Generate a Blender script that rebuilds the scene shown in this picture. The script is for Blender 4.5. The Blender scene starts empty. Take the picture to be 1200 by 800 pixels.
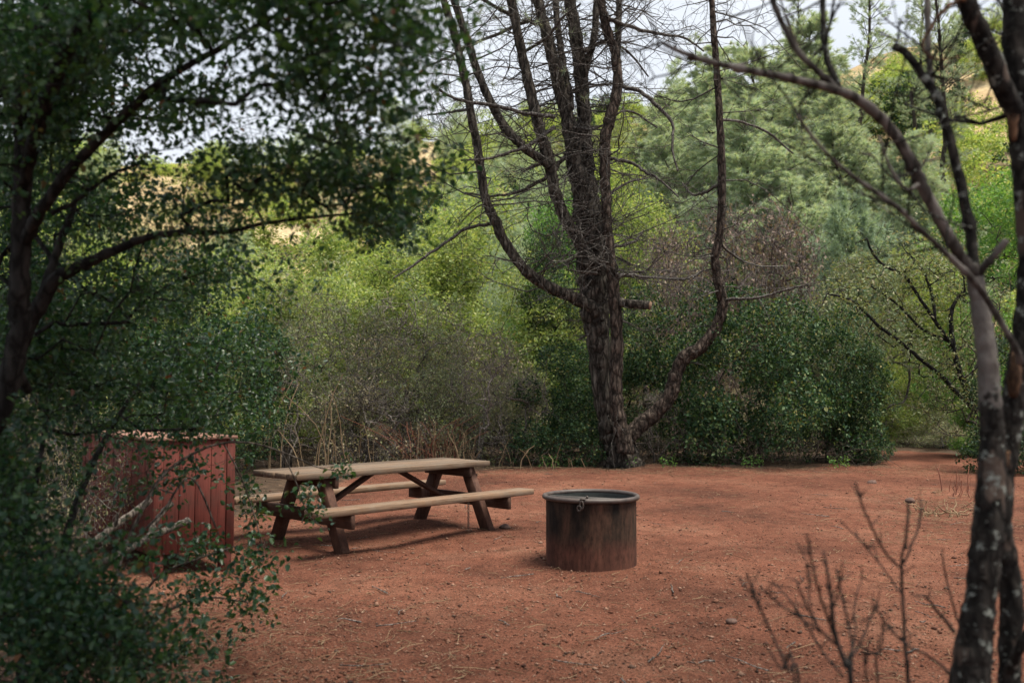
import bpy, bmesh, math, random
import numpy as np
R = np.random.RandomState(11)
random.seed(5)
S = bpy.context.scene
COL = S.collection
PI = math.pi

# ------------------------------------------------------------------ camera model
F, YH, CH = 1056.0, 461.0, 1.5           # focal length and horizon row in 1200x800 pixels, eye height
TILT = math.atan2(YH - 400.0, F)         # camera looks up by this much
_c, _s = math.cos(TILT), math.sin(TILT)

def at(px, py, D):
    """point at forward distance D (metres along the ground) seen at pixel px, py"""
    u, v = (px - 600.0) / F, (400.0 - py) / F
    dy = _c - v * _s
    dz = _s + v * _c
    k = D / dy
    return np.array([u * k, D, CH + dz * k])

def gx(px, D):
    return at(px, 500, D)[0]

# ------------------------------------------------------------------ mesh builder
class MB:
    def __init__(s):
        s.V = []; s.F = []; s.n = 0; s.M = []
    def add(s, v, f, m=0):
        v = np.asarray(v, np.float64).reshape(-1, 3)
        f = np.asarray(f, np.int64)
        s.V.append(v); s.F.append(f + s.n); s.M.append(np.full(len(f), m, np.int32)); s.n += len(v)
    def data(s, name, mats, smooth=False):
        me = bpy.data.meshes.new(name)
        V = np.concatenate(s.V)
        me.vertices.add(len(V)); me.vertices.foreach_set('co', V.ravel().astype(np.float32))
        tot = np.concatenate([np.full(len(f), f.shape[1], np.int32) for f in s.F])
        loops = np.concatenate([f.ravel() for f in s.F]).astype(np.int32)
        me.loops.add(len(loops)); me.loops.foreach_set('vertex_index', loops)
        me.polygons.add(len(tot))
        st = np.zeros(len(tot), np.int32); st[1:] = np.cumsum(tot)[:-1]
        me.polygons.foreach_set('loop_start', st); me.polygons.foreach_set('loop_total', tot)
        me.polygons.foreach_set('material_index', np.concatenate(s.M))
        if smooth: me.polygons.foreach_set('use_smooth', np.ones(len(tot), bool))
        me.update(calc_edges=True); me.validate()
        for m in (mats if isinstance(mats, (list, tuple)) else [mats]): me.materials.append(m)
        return me
    def build(s, name, mats, parent=None, smooth=False):
        o = bpy.data.objects.new(name, s.data(name, mats, smooth))
        COL.objects.link(o)
        if parent is not None: o.parent = parent
        return o

def tag(o, label=None, cat=None, group=None, kind=None):
    if label: o['label'] = label
    if cat: o['category'] = cat
    if group: o['group'] = group
    if kind: o['kind'] = kind
    return o

def empty(name, label, cat, loc=(0, 0, 0), rz=0.0, group=None):
    o = bpy.data.objects.new(name, None); COL.objects.link(o)
    o.location = tuple(float(a) for a in loc); o.rotation_euler = (0, 0, rz); o.empty_display_size = .2
    return tag(o, label, cat, group)

def norm(a):
    return a / np.maximum(np.linalg.norm(a, axis=-1, keepdims=True), 1e-9)

_boxc = {}
def box(mb, lo, hi, bev=.004, rot=None, at_=None, m=0):
    """bevelled box lo..hi, optionally turned by matrix rot about the origin and moved to at_"""
    bm = bmesh.new(); bmesh.ops.create_cube(bm, size=1)
    lo, hi = np.array(lo, float), np.array(hi, float)
    for v in bm.verts:
        v.co = [lo[i] + (v.co[i] + .5) * (hi[i] - lo[i]) for i in range(3)]
    if bev: bmesh.ops.bevel(bm, geom=bm.edges[:], offset=bev, segments=1, affect='EDGES')
    bm.verts.index_update()
    V = np.array([v.co[:] for v in bm.verts])
    if rot is not None: V = V @ np.array(rot).T
    if at_ is not None: V = V + np.array(at_)
    base = mb.n; first = True
    for k in sorted({len(f.verts) for f in bm.faces}):
        fs = np.array([[v.index for v in f.verts] for f in bm.faces if len(f.verts) == k])
        if first: mb.add(V, fs, m); first = False
        else:
            mb.F.append(fs + base); mb.M.append(np.full(len(fs), m, np.int32))
    bm.free()

def beam(mb, a, b, w, h, bev=.005, up=(0, 0, 1), m=0):
    """board from a to b, w wide sideways and h deep along up"""
    a, b = np.array(a, float), np.array(b, float)
    x = norm(b - a); y = norm(np.cross(np.array(up, float), x)); z = np.cross(x, y)
    L = np.linalg.norm(b - a)
    box(mb, (0, -w / 2, -h / 2), (L, w / 2, h / 2), bev, np.stack([x, y, z], 1), a, m)

def tube(mb, P, r, k=6, rough=0.0, cap=True, m=0, rs=None):
    P = np.asarray(P, float); n = len(P)
    r = np.broadcast_to(np.asarray(r, float), (n,))
    T = norm(np.gradient(P, axis=0)) if n > 2 else norm(np.repeat((P[1:] - P[:-1]), n, 0)[:n])
    ref = np.eye(3)[np.argmin(np.abs(norm(P[-1] - P[0] + 1e-6)))]
    A = norm(np.cross(T, ref)); B = np.cross(T, A)
    th = np.arange(k) * 2 * PI / k
    rr = r[:, None] * np.ones(k)
    if rough: rr = rr * (1 + rough * (rs or R).uniform(-1, 1, rr.shape))
    V = P[:, None] + rr[..., None] * (np.cos(th)[None, :, None] * A[:, None] + np.sin(th)[None, :, None] * B[:, None])
    i = np.arange(n - 1)[:, None] * k; j = np.arange(k)[None]
    f = np.stack([i + j, i + (j + 1) % k, i + k + (j + 1) % k, i + k + j], -1).reshape(-1, 4)
    base = mb.n
    mb.add(V.reshape(-1, 3), f, m)
    if cap:
        for c in (np.arange(k)[::-1], np.arange(k) + (n - 1) * k):
            mb.F.append((c + base)[None]); mb.M.append(np.full(1, m, np.int32))

def smooth_path(P, r, sub=6, wob=0.0):
    """Catmull-Rom through traced points"""
    P = np.asarray(P, float); r = np.asarray(r, float)
    Q = np.concatenate([[2 * P[0] - P[1]], P, [2 * P[-1] - P[-2]]])
    out, ro = [], []
    for i in range(len(P) - 1):
        for t in np.arange(sub) / sub:
            a, b, c, d = Q[i:i + 4]
            out.append(.5 * (2 * b + (c - a) * t + (2 * a - 5 * b + 4 * c - d) * t * t + (3 * b - a - 3 * c + d) * t ** 3))
            ro.append(r[i] * (1 - t) + r[i + 1] * t)
    out.append(P[-1]); ro.append(r[-1])
    out = np.array(out)
    if wob: out = out + R.normal(0, 1, out.shape) * np.array(ro)[:, None] * wob
    return out, np.array(ro)

def leaves(mb, C, L, W, dirs=None, fold=.35, up=.0, m=0, shape=4, rs=None):
    """leaves of length L and width W at points C, each folded along its midrib"""
    rs = rs or R
    n = len(C); L = np.broadcast_to(L, (n,))[:, None]; W = np.broadcast_to(W, (n,))[:, None]
    d = norm(rs.normal(0, 1, (n, 3))) if dirs is None else norm(dirs)
    nr = rs.normal(0, 1, (n, 3)); nr[:, 2] = np.abs(nr[:, 2]) + up
    nr = norm(nr - d * (nr * d).sum(1, keepdims=True))
    s = np.cross(d, nr)
    b = C; t = C + d * L - nr * L * .12
    if shape == 4:
        mid = C + d * L * .48
        l = mid + s * W * .5 + nr * W * fold * .5; r = mid - s * W * .5 + nr * W * fold * .5
        V = np.stack([b, r, t, l], 1).reshape(-1, 3)
        i = np.arange(n)[:, None] * 4
        mb.add(V, np.concatenate([i + [0, 1, 2], i + [0, 2, 3]]), m)
    else:
        m1, m2 = C + d * L * .28, C + d * L * .70
        l1 = m1 + s * W * .5 + nr * W * fold * .5; r1 = m1 - s * W * .5 + nr * W * fold * .5
        l2 = m2 + s * W * .40 + nr * W * fold * .4; r2 = m2 - s * W * .40 + nr * W * fold * .4
        V = np.stack([b, r1, r2, t, l2, l1], 1).reshape(-1, 3)
        i = np.arange(n)[:, None] * 6
        mb.add(V, np.concatenate([i + [0, 1, 2, 3], i + [0, 3, 4, 5]]), m)

# ------------------------------------------------------------------ materials
def nodes(name):
    m = bpy.data.materials.new(name); m.use_nodes = True
    nt = m.node_tree
    return m, nt, nt.nodes, nt.links, nt.nodes['Principled BSDF']

def ramp(N, cols, pos=None):
    r = N.new('ShaderNodeValToRGB'); e = r.color_ramp.elements
    pos = pos or [i / (len(cols) - 1) for i in range(len(cols))]
    while len(e) < len(cols): e.new(.5)
    for i, c in enumerate(cols):
        e[i].position = pos[i]; e[i].color = (*c, 1)
    return r

def noise(N, L, vec, scale, detail=4, rough=.55):
    n = N.new('ShaderNodeTexNoise'); n.inputs['Scale'].default_value = scale
    n.inputs['Detail'].default_value = detail; n.inputs['Roughness'].default_value = rough
    if vec is not None: L.new(vec, n.inputs['Vector'])
    return n

def mapping(N, L, vec, scale):
    mp = N.new('ShaderNodeMapping'); mp.inputs['Scale'].default_value = scale
    L.new(vec, mp.inputs['Vector']); return mp.outputs[0]

def mix(N, L, fac, a, b, typ='MIX'):
    x = N.new('ShaderNodeMix'); x.data_type = 'RGBA'; x.blend_type = typ; x.clamp_factor = True
    for s, v in ((0, fac), (6, a), (7, b)):
        if hasattr(v, 'links'): L.new(v, x.inputs[s])
        elif s == 0: x.inputs[0].default_value = v
        else: x.inputs[s].default_value = (*v, 1)
    return x.outputs[2]

def leaf_mat(name, cols, transl=.35, rough=.5, tint=.25, spec=.35, pos=None):
    m, nt, N, L, bs = nodes(name)
    g = N.new('ShaderNodeNewGeometry')
    rp = ramp(N, cols, pos); L.new(g.outputs['Random Per Island'], rp.inputs[0])
    oi = N.new('ShaderNodeObjectInfo')
    hs = N.new('ShaderNodeHueSaturation')
    mr = N.new('ShaderNodeMapRange'); mr.inputs[3].default_value = 1 - tint; mr.inputs[4].default_value = 1 + tint
    L.new(oi.outputs['Random'], mr.inputs[0]); L.new(mr.outputs[0], hs.inputs['Value'])
    L.new(rp.outputs[0], hs.inputs['Color'])
    bs.inputs['Roughness'].default_value = rough
    bs.inputs['Specular IOR Level'].default_value = spec
    L.new(hs.outputs[0], bs.inputs['Base Color'])
    tr = N.new('ShaderNodeBsdfTranslucent')
    L.new(mix(N, L, 1.0, hs.outputs[0], (1.25, 1.2, .55), 'MULTIPLY'), tr.inputs['Color'])
    ms = N.new('ShaderNodeMixShader'); ms.inputs[0].default_value = transl
    L.new(bs.outputs[0], ms.inputs[1]); L.new(tr.outputs[0], ms.inputs[2])
    L.new(ms.outputs[0], N['Material Output'].inputs['Surface'])
    return m

def bark_mat(name, cols, scale=(9, 9, 2.2), bump=.6, dist=.02, lichen=None, lfac=.58, lscale=14, patch=None, smooth=None):
    m, nt, N, L, bs = nodes(name)
    tc = N.new('ShaderNodeTexCoord').outputs['Object']
    v = mapping(N, L, tc, scale)
    n1 = noise(N, L, v, 1.6, 8, .65)
    vo = N.new('ShaderNodeTexVoronoi'); vo.feature = 'DISTANCE_TO_EDGE'; vo.inputs['Scale'].default_value = 1.5
    wv = N.new('ShaderNodeVectorMath'); wv.operation = 'MULTIPLY_ADD'
    L.new(n1.outputs['Color'], wv.inputs[0]); wv.inputs[1].default_value = (.8, .8, .8); L.new(v, wv.inputs[2])
    L.new(wv.outputs[0], vo.inputs['Vector'])
    rp = ramp(N, cols, [.28, .5, .72] if len(cols) == 3 else None); L.new(n1.outputs[0], rp.inputs[0])
    cr = ramp(N, [(.12, .11, .10), (1, 1, 1)], [.02, .22]); L.new(vo.outputs['Distance'], cr.inputs[0])
    c = mix(N, L, .9, rp.outputs[0], cr.outputs[0], 'MULTIPLY')
    if patch:
        pn = noise(N, L, mapping(N, L, tc, (7, 7, 2.6)), 1.7, 3, .5)
        pr = ramp(N, [(0, 0, 0), (1, 1, 1)], [.60, .64]); L.new(pn.outputs[0], pr.inputs[0])
        c = mix(N, L, pr.outputs[0], c, mix(N, L, n1.outputs[0], tuple(a * .55 for a in patch), tuple(a * 1.3 for a in patch)))
    if lichen:
        ln = noise(N, L, tc, lscale, 6, .7)
        lr = ramp(N, [(0, 0, 0), (1, 1, 1)], [lfac, lfac + .06]); L.new(ln.outputs[0], lr.inputs[0])
        c = mix(N, L, lr.outputs[0], c, lichen)
    if smooth:
        at_ = N.new('ShaderNodeAttribute'); at_.attribute_name = 'smooth_bark'
        jg = noise(N, L, tc, 30, 5, .7); ma = N.new('ShaderNodeMath'); ma.operation = 'MULTIPLY_ADD'; ma.inputs[1].default_value = 1.0
        L.new(jg.outputs[0], ma.inputs[0]); L.new(at_.outputs['Fac'], ma.inputs[2])
        jr = ramp(N, [(0, 0, 0), (1, 1, 1)], [.95, 1.05]); L.new(ma.outputs[0], jr.inputs[0])
        sr = ramp(N, smooth, [.3, .5, .7]); L.new(n1.outputs[0], sr.inputs[0]); c = mix(N, L, jr.outputs[0], c, sr.outputs[0])
    L.new(c, bs.inputs['Base Color'])
    bs.inputs['Roughness'].default_value = .9; bs.inputs['Specular IOR Level'].default_value = .2
    ad = N.new('ShaderNodeMath'); ad.operation = 'MULTIPLY_ADD'; ad.inputs[1].default_value = 1.2
    L.new(vo.outputs['Distance'], ad.inputs[0]); L.new(n1.outputs[0], ad.inputs[2])
    bp = N.new('ShaderNodeBump'); bp.inputs['Strength'].default_value = bump; bp.inputs['Distance'].default_value = dist
    L.new(ad.outputs[0], bp.inputs['Height']); L.new(bp.outputs[0], bs.inputs['Normal'])
    return m

def wood_mat(name, cols, worn=None, worn_f=.55, axis=0, rough=.85):
    m, nt, N, L, bs = nodes(name)
    tc = N.new('ShaderNodeTexCoord').outputs['Object']
    sc = [26, 26, 26]; sc[axis] = 1.3
    g = N.new('ShaderNodeNewGeometry')
    off = N.new('ShaderNodeVectorMath'); off.operation = 'MULTIPLY_ADD'
    L.new(g.outputs['Random Per Island'], off.inputs[0]); off.inputs[1].default_value = (7, 9, 5); L.new(tc, off.inputs[2])
    v = mapping(N, L, off.outputs[0], tuple(sc))
    n1 = noise(N, L, v, 1.4, 7, .62)
    rp = ramp(N, cols, [.25, .5, .78]); L.new(n1.outputs[0], rp.inputs[0])
    n2 = noise(N, L, tc, 4.5, 5, .6)
    c = rp.outputs[0]
    if worn:
        wr = ramp(N, [(0, 0, 0), (1, 1, 1)], [worn_f - .12, worn_f + .12]); L.new(n2.outputs[0], wr.inputs[0])
        c = mix(N, L, wr.outputs[0], c, worn)
    sp = ramp(N, [(.5, .47, .45), (1, 1, 1)], [.34, .46]); n3 = noise(N, L, v, 4.0, 3, .6); L.new(n3.outputs[0], sp.inputs[0])
    c = mix(N, L, .8, c, sp.outputs[0], 'MULTIPLY')
    hs = N.new('ShaderNodeHueSaturation'); mr = N.new('ShaderNodeMapRange'); mr.inputs[3].default_value = .66; mr.inputs[4].default_value = 1.25
    L.new(g.outputs['Random Per Island'], mr.inputs[0]); L.new(mr.outputs[0], hs.inputs['Value']); L.new(c, hs.inputs['Color'])
    L.new(hs.outputs[0], bs.inputs['Base Color'])
    bs.inputs['Roughness'].default_value = rough; bs.inputs['Specular IOR Level'].default_value = .25
    bp = N.new('ShaderNodeBump'); bp.inputs['Strength'].default_value = .5; bp.inputs['Distance'].default_value = .004
    L.new(n1.outputs[0], bp.inputs['Height']); L.new(bp.outputs[0], bs.inputs['Normal'])
    return m

def plain_mat(name, cols, rough=.9, sc=30, spec=.2):
    m, nt, N, L, bs = nodes(name)
    g = N.new('ShaderNodeNewGeometry')
    rp = ramp(N, cols); L.new(g.outputs['Random Per Island'], rp.inputs[0])
    L.new(rp.outputs[0], bs.inputs['Base Color'])
    bs.inputs['Roughness'].default_value = rough; bs.inputs['Specular IOR Level'].default_value = spec
    return m

M = {}
M['oak_dark'] = leaf_mat('dark_oak_leaf', [(.009, .030, .015), (.018, .050, .023), (.044, .092, .034), (.105, .160, .062), (.20, .17, .06)], .28, .55, .25, .25, [0, .35, .7, .93, 1])
M['oak_fore'] = leaf_mat('foreground_oak_leaf', [(.010, .040, .024), (.020, .062, .032), (.042, .100, .038), (.060, .125, .042), (.15, .05, .025)], .42, .32, .15, .5, [0, .35, .7, .975, 1])
M['green'] = leaf_mat('fresh_green_leaf', [(.13, .20, .065), (.22, .31, .10), (.33, .42, .15), (.46, .47, .21)], .45, .55, .18, .3)
M['bright'] = leaf_mat('bright_green_leaf', [(.08, .19, .05), (.13, .28, .07), (.21, .35, .10)], .45, .55, .15, .3)
M['olive'] = leaf_mat('olive_leaf', [(.08, .118, .055), (.145, .19, .09), (.235, .27, .14), (.30, .26, .17)], .3, .55, .2)
M['needle'] = leaf_mat('pine_needle', [(.26, .37, .28), (.35, .46, .36), (.43, .51, .42), (.42, .40, .30)], .35, .55, .12)
M['bluepine'] = leaf_mat('blue_needle', [(.27, .38, .28), (.34, .45, .34), (.40, .48, .38)], .35, .55, .05)
M['brownleaf'] = leaf_mat('withered_leaf', [(.12, .13, .06), (.22, .19, .11), (.30, .25, .17), (.15, .16, .075)], .25, .7, .2)
M['stem'] = bark_mat('shrub_stem', [(.035, .028, .022), (.075, .062, .05), (.14, .12, .10)], (20, 20, 5), .4, .01)
M['deadstem'] = bark_mat('dead_twig', [(.09, .08, .072), (.18, .16, .145), (.30, .27, .25)], (20, 20, 5), .4, .01)
M['pinebark'] = bark_mat('pine_bark', [(.026, .023, .020), (.10, .087, .072), (.25, .22, .185)], (6, 6, 1.5), 1.0, .12)
M['redbark'] = bark_mat('reddish_pine_bark', [(.027, .021, .017), (.095, .072, .058), (.22, .17, .135)], (7, 7, 2.4), 1.0, .10)
M['mauvetwig'] = bark_mat('mauve_twig', [(.11, .085, .082), (.20, .16, .155), (.31, .26, .25)], (20, 20, 5), .4, .01)
M['mauveleaf'] = leaf_mat('mauve_withered_leaf', [(.18, .13, .11), (.27, .20, .17), (.34, .26, .21)], .25, .7, .15)
M['paletwig'] = bark_mat('bleached_branch', [(.13, .11, .095), (.26, .23, .20), (.42, .38, .34)], (20, 20, 5), .4, .01)
M['grey_twig'] = bark_mat('thin_grey_twig', [(.045, .037, .031), (.105, .088, .074), (.20, .17, .145)], (20, 20, 5), .4, .006)  # one even grey-brown tone for thin twigs and dead branches
M['pinetwig'] = bark_mat('pine_twig', [(.04, .036, .032), (.12, .11, .10), (.30, .28, .26)], (20, 20, 4), .4, .01)
M['oakbark'] = bark_mat('oak_bark', [(.010, .010, .010), (.022, .021, .020), (.046, .043, .040)], (14, 14, 5), .7, .012, (.07, .08, .075), .64)
M['lichen'] = bark_mat('lichen_bark', [(.008, .008, .008), (.020, .018, .016), (.045, .038, .032)], (16, 16, 7), .9, .012, (.20, .22, .20), .57, 26, (.085, .064, .052))
M['trunkbark'] = bark_mat('lichen_to_smooth_bark', [(.008, .008, .008), (.020, .018, .016), (.045, .038, .032)], (16, 16, 7), .9, .012, (.20, .22, .20), .57, 26, (.085, .064, .052), [(.070, .064, .058), (.115, .105, .097), (.17, .156, .144)])
M['smoothbark'] = bark_mat('smooth_grey_bark', [(.070, .064, .058), (.115, .105, .097), (.17, .156, .144)], (10, 10, 3), .35, .006, (.03, .026, .024), .62, 9)
M['cutwood'] = plain_mat('sawn_wood', [(.18, .12, .08), (.22, .145, .10)])
M['orangewood'] = bark_mat('stripped_wood', [(.04, .025, .017), (.12, .065, .036), (.20, .115, .066)], (26, 26, 6), .5, .006)
M['straw'] = plain_mat('straw', [(.13, .085, .05), (.20, .135, .08), (.28, .205, .125), (.10, .06, .038)])
M['redtwig'] = plain_mat('red_twig', [(.22, .09, .06), (.28, .12, .08), (.16, .07, .05)])
M['litter'] = plain_mat('litter', [(.035, .019, .013), (.115, .06, .038), (.16, .097, .064), (.28, .195, .14), (.045, .025, .018)])
M['pebble'] = plain_mat('pebble', [(.045, .022, .016), (.10, .042, .026), (.15, .072, .046), (.25, .15, .105), (.03, .019, .015)])
M['table_top'] = wood_mat('weathered_tabletop', [(.040, .027, .019), (.125, .083, .055), (.22, .15, .10)], (.125, .095, .070), .52)
M['bench'] = wood_mat('weathered_bench', [(.075, .044, .029), (.17, .105, .066), (.26, .17, .11)], (.17, .125, .09), .52)
M['stain'] = wood_mat('brown_stained_wood', [(.030, .016, .012), (.062, .030, .021), (.11, .055, .037)], (.12, .062, .042), .60, 2)
M['stainx'] = wood_mat('brown_stained_board', [(.028, .016, .012), (.058, .030, .021), (.10, .053, .037)], (.10, .056, .04), .62, 1)
M['redpaint'] = wood_mat('red_painted_board', [(.072, .018, .013), (.108, .027, .020), (.145, .040, .029)], (.075, .028, .021), .6, 2, .75)
M['lid'] = wood_mat('faded_red_lid', [(.17, .085, .062), (.24, .13, .095), (.31, .185, .14)], (.19, .10, .076), .5, 0)

def ground_mat():
    m, nt, N, L, bs = nodes('red_dirt')
    tc = N.new('ShaderNodeTexCoord').outputs['Object']
    n1 = noise(N, L, tc, .55, 5, .6); n2 = noise(N, L, tc, 5, 7, .65); n3 = noise(N, L, tc, 62, 6, .75)
    base = ramp(N, [(.066, .0265, .0165), (.118, .0460, .0280), (.175, .079, .0490)], [.34, .5, .68]); L.new(n1.outputs[0], base.inputs[0])
    fine = ramp(N, [(.55, .52, .50), (1, 1, 1), (1.35, 1.38, 1.42)], [.3, .5, .72]); L.new(n2.outputs[0], fine.inputs[0])
    c = mix(N, L, .8, base.outputs[0], fine.outputs[0], 'MULTIPLY')
    gr = ramp(N, [(.30, .26, .25), (1, 1, 1), (1.7, 1.75, 1.8)], [.36, .5, .66]); L.new(n3.outputs[0], gr.inputs[0])
    c = mix(N, L, .95, c, gr.outputs[0], 'MULTIPLY')
    vo = N.new('ShaderNodeTexVoronoi'); vo.inputs['Scale'].default_value = 38; vo.inputs['Randomness'].default_value = 1
    L.new(tc, vo.inputs['Vector'])
    sel = ramp(N, [(1, 1, 1), (0, 0, 0)], [.10, .16]); L.new(vo.outputs['Distance'], sel.inputs[0])
    gate = N.new('ShaderNodeMath'); gate.operation = 'GREATER_THAN'; gate.inputs[1].default_value = .62
    sx = N.new('ShaderNodeSeparateColor'); L.new(vo.outputs['Color'], sx.inputs[0]); L.new(sx.outputs[0], gate.inputs[0])
    mu = N.new('ShaderNodeMath'); mu.operation = 'MULTIPLY'; L.new(sel.outputs[0], mu.inputs[0]); L.new(gate.outputs[0], mu.inputs[1])
    chip = ramp(N, [(.045, .024, .017), (.17, .10, .066), (.26, .18, .13)]); L.new(sx.outputs[1], chip.inputs[0])
    c = mix(N, L, mu.outputs[0], c, chip.outputs[0])
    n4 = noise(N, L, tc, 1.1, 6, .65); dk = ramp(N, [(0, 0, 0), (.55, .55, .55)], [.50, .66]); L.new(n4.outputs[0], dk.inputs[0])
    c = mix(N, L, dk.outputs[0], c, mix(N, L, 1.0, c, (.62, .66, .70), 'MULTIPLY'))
    # leaf mould outside the clearing
    at_ = N.new('ShaderNodeAttribute'); at_.attribute_name = 'mould'
    nm = ramp(N, [(.022, .016, .011), (.05, .034, .023), (.10, .066, .044)], [.3, .5, .7]); L.new(n2.outputs[0], nm.inputs[0])
    c = mix(N, L, at_.outputs['Fac'], c, nm.outputs[0])
    L.new(c, bs.inputs['Base Color']); bs.inputs['Roughness'].default_value = .95; bs.inputs['Specular IOR Level'].default_value = .12
    ad = N.new('ShaderNodeMath'); ad.operation = 'MULTIPLY_ADD'; ad.inputs[1].default_value = .35
    L.new(n3.outputs[0], ad.inputs[0]); L.new(n2.outputs[0], ad.inputs[2])
    bp = N.new('ShaderNodeBump'); bp.inputs['Strength'].default_value = .8; bp.inputs['Distance'].default_value = .035
    L.new(ad.outputs[0], bp.inputs['Height']); L.new(bp.outputs[0], bs.inputs['Normal'])
    return m

def hill_mat():
    m, nt, N, L, bs = nodes('dry_grass_hill')
    tc = N.new('ShaderNodeTexCoord').outputs['Object']
    n1 = noise(N, L, tc, .09, 6, .6); n2 = noise(N, L, tc, 2.2, 6, .7)
    b = ramp(N, [(.26, .185, .10), (.38, .29, .165), (.48, .39, .24)], [.35, .5, .66]); L.new(n1.outputs[0], b.inputs[0])
    f = ramp(N, [(.6, .56, .5), (1.1, 1.1, 1.1)], [.35, .6]); L.new(n2.outputs[0], f.inputs[0])
    at_ = N.new('ShaderNodeAttribute'); at_.attribute_name = 'mould'
    bw = ramp(N, [(.03, .026, .016), (.07, .06, .035), (.12, .10, .06)], [.35, .5, .65]); L.new(n2.outputs[0], bw.inputs[0])
    L.new(mix(N, L, at_.outputs['Fac'], mix(N, L, .8, b.outputs[0], f.outputs[0], 'MULTIPLY'), bw.outputs[0]), bs.inputs['Base Color'])
    bs.inputs['Roughness'].default_value = .95; bs.inputs['Specular IOR Level'].default_value = .1
    bp = N.new('ShaderNodeBump'); bp.inputs['Strength'].default_value = .7; bp.inputs['Distance'].default_value = .25
    L.new(n2.outputs[0], bp.inputs['Height']); L.new(bp.outputs[0], bs.inputs['Normal'])
    return m

def steel_mat():
    m, nt, N, L, bs = nodes('rusty_burnt_steel')
    tc = N.new('ShaderNodeTexCoord').outputs['Object']
    v = mapping(N, L, tc, (9, 9, 1.6)); n1 = noise(N, L, v, 1, 7, .62)
    n2 = noise(N, L, mapping(N, L, tc, (1, 1, .35)), 34, 6, .7)
    sep = N.new('ShaderNodeSeparateXYZ'); L.new(tc, sep.inputs[0])
    soot = ramp(N, [(.012, .010, .009), (.034, .022, .016), (.082, .042, .029)], [.36, .50, .66]); L.new(n1.outputs[0], soot.inputs[0])
    rust = ramp(N, [(.044, .021, .016), (.074, .032, .023), (.105, .047, .033)], [.3, .5, .7]); L.new(n1.outputs[0], rust.inputs[0])
    a = N.new('ShaderNodeMath'); a.operation = 'MULTIPLY_ADD'; a.inputs[1].default_value = .34
    L.new(n1.outputs[0], a.inputs[0]); L.new(sep.outputs[2], a.inputs[2])
    f = ramp(N, [(0, 0, 0), (1, 1, 1)], [.34, .45]); L.new(a.outputs[0], f.inputs[0])
    c = mix(N, L, f.outputs[0], rust.outputs[0], soot.outputs[0])
    sp = ramp(N, [(.45, .45, .45), (1.0, 1.0, 1.0), (1.5, 1.4, 1.3)], [.35, .52, .7]); L.new(n2.outputs[0], sp.inputs[0])
    c = mix(N, L, .8, c, sp.outputs[0], 'MULTIPLY')
    L.new(c, bs.inputs['Base Color']); bs.inputs['Roughness'].default_value = .88; bs.inputs['Specular IOR Level'].default_value = .15
    bp = N.new('ShaderNodeBump'); bp.inputs['Strength'].default_value = .35; bp.inputs['Distance'].default_value = .006
    L.new(n1.outputs[0], bp.inputs['Height']); L.new(bp.outputs[0], bs.inputs['Normal'])
    return m

def metal_mat(name, cols, rough=.6, sc=12):
    m, nt, N, L, bs = nodes(name)
    tc = N.new('ShaderNodeTexCoord').outputs['Object']
    n1 = noise(N, L, tc, sc, 6, .6); rp = ramp(N, cols, [.3, .5, .7]); L.new(n1.outputs[0], rp.inputs[0])
    L.new(rp.outputs[0], bs.inputs['Base Color']); bs.inputs['Roughness'].default_value = rough
    bs.inputs['Specular IOR Level'].default_value = .45
    return m
M['ground'] = ground_mat(); M['hill'] = hill_mat(); M['steel'] = steel_mat()
M['rim'] = metal_mat('worn_steel_rim', [(.030, .023, .021), (.055, .041, .036), (.085, .064, .055)], .55)
M['grate'] = metal_mat('sooty_grate', [(.020, .018, .016), (.04, .034, .030), (.07, .058, .050)], .6, 20)
M['inside'] = metal_mat('sooty_inside', [(.018, .022, .022), (.032, .038, .037), (.05, .055, .052)], .8)
M['ash'] = metal_mat('ash', [(.05, .046, .043), (.09, .085, .08), (.16, .15, .14)], .95, 18)
M['chain'] = metal_mat('dark_chain', [(.02, .017, .015), (.04, .03, .025), (.06, .04, .03)], .55, 30)

# ------------------------------------------------------------------ terrain
_rp = np.array([-1500, -400, 100, 400, 600, 760, 900, 1000, 1100, 1300, 2200])
_rr = np.array([200, 205, 196, 176, 158, 140, 108, 74, 44, 20, 20])
def sm(t):
    t = np.clip(t, 0, 1); return t * t * (3 - 2 * t)
def hz(x, y):
    x = np.asarray(x, float); y = np.asarray(y, float)
    px = 600 + F * x / np.maximum(y, 5)
    H = CH + (YH - np.interp(px, _rp, _rr)) / F * 112
    t = np.clip((y - 27) / 85, 0, 1)
    z = H * (.25 * sm(t) + .75 * t ** 1.15) + .8 * np.sin(x * .11 + y * .07) * t + .5 * np.sin(x * .23 - y * .19) * t
    return z - np.maximum(y - 112, 0) * .05 - .35

def gz(x, y):
    return .02 * np.sin(x * 1.3 + .7) * np.sin(y * .9) + .012 * np.sin(x * 3.1 + y * 2.3) + .01 * np.sin(x * 5.3 - y * 4.1)

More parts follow.
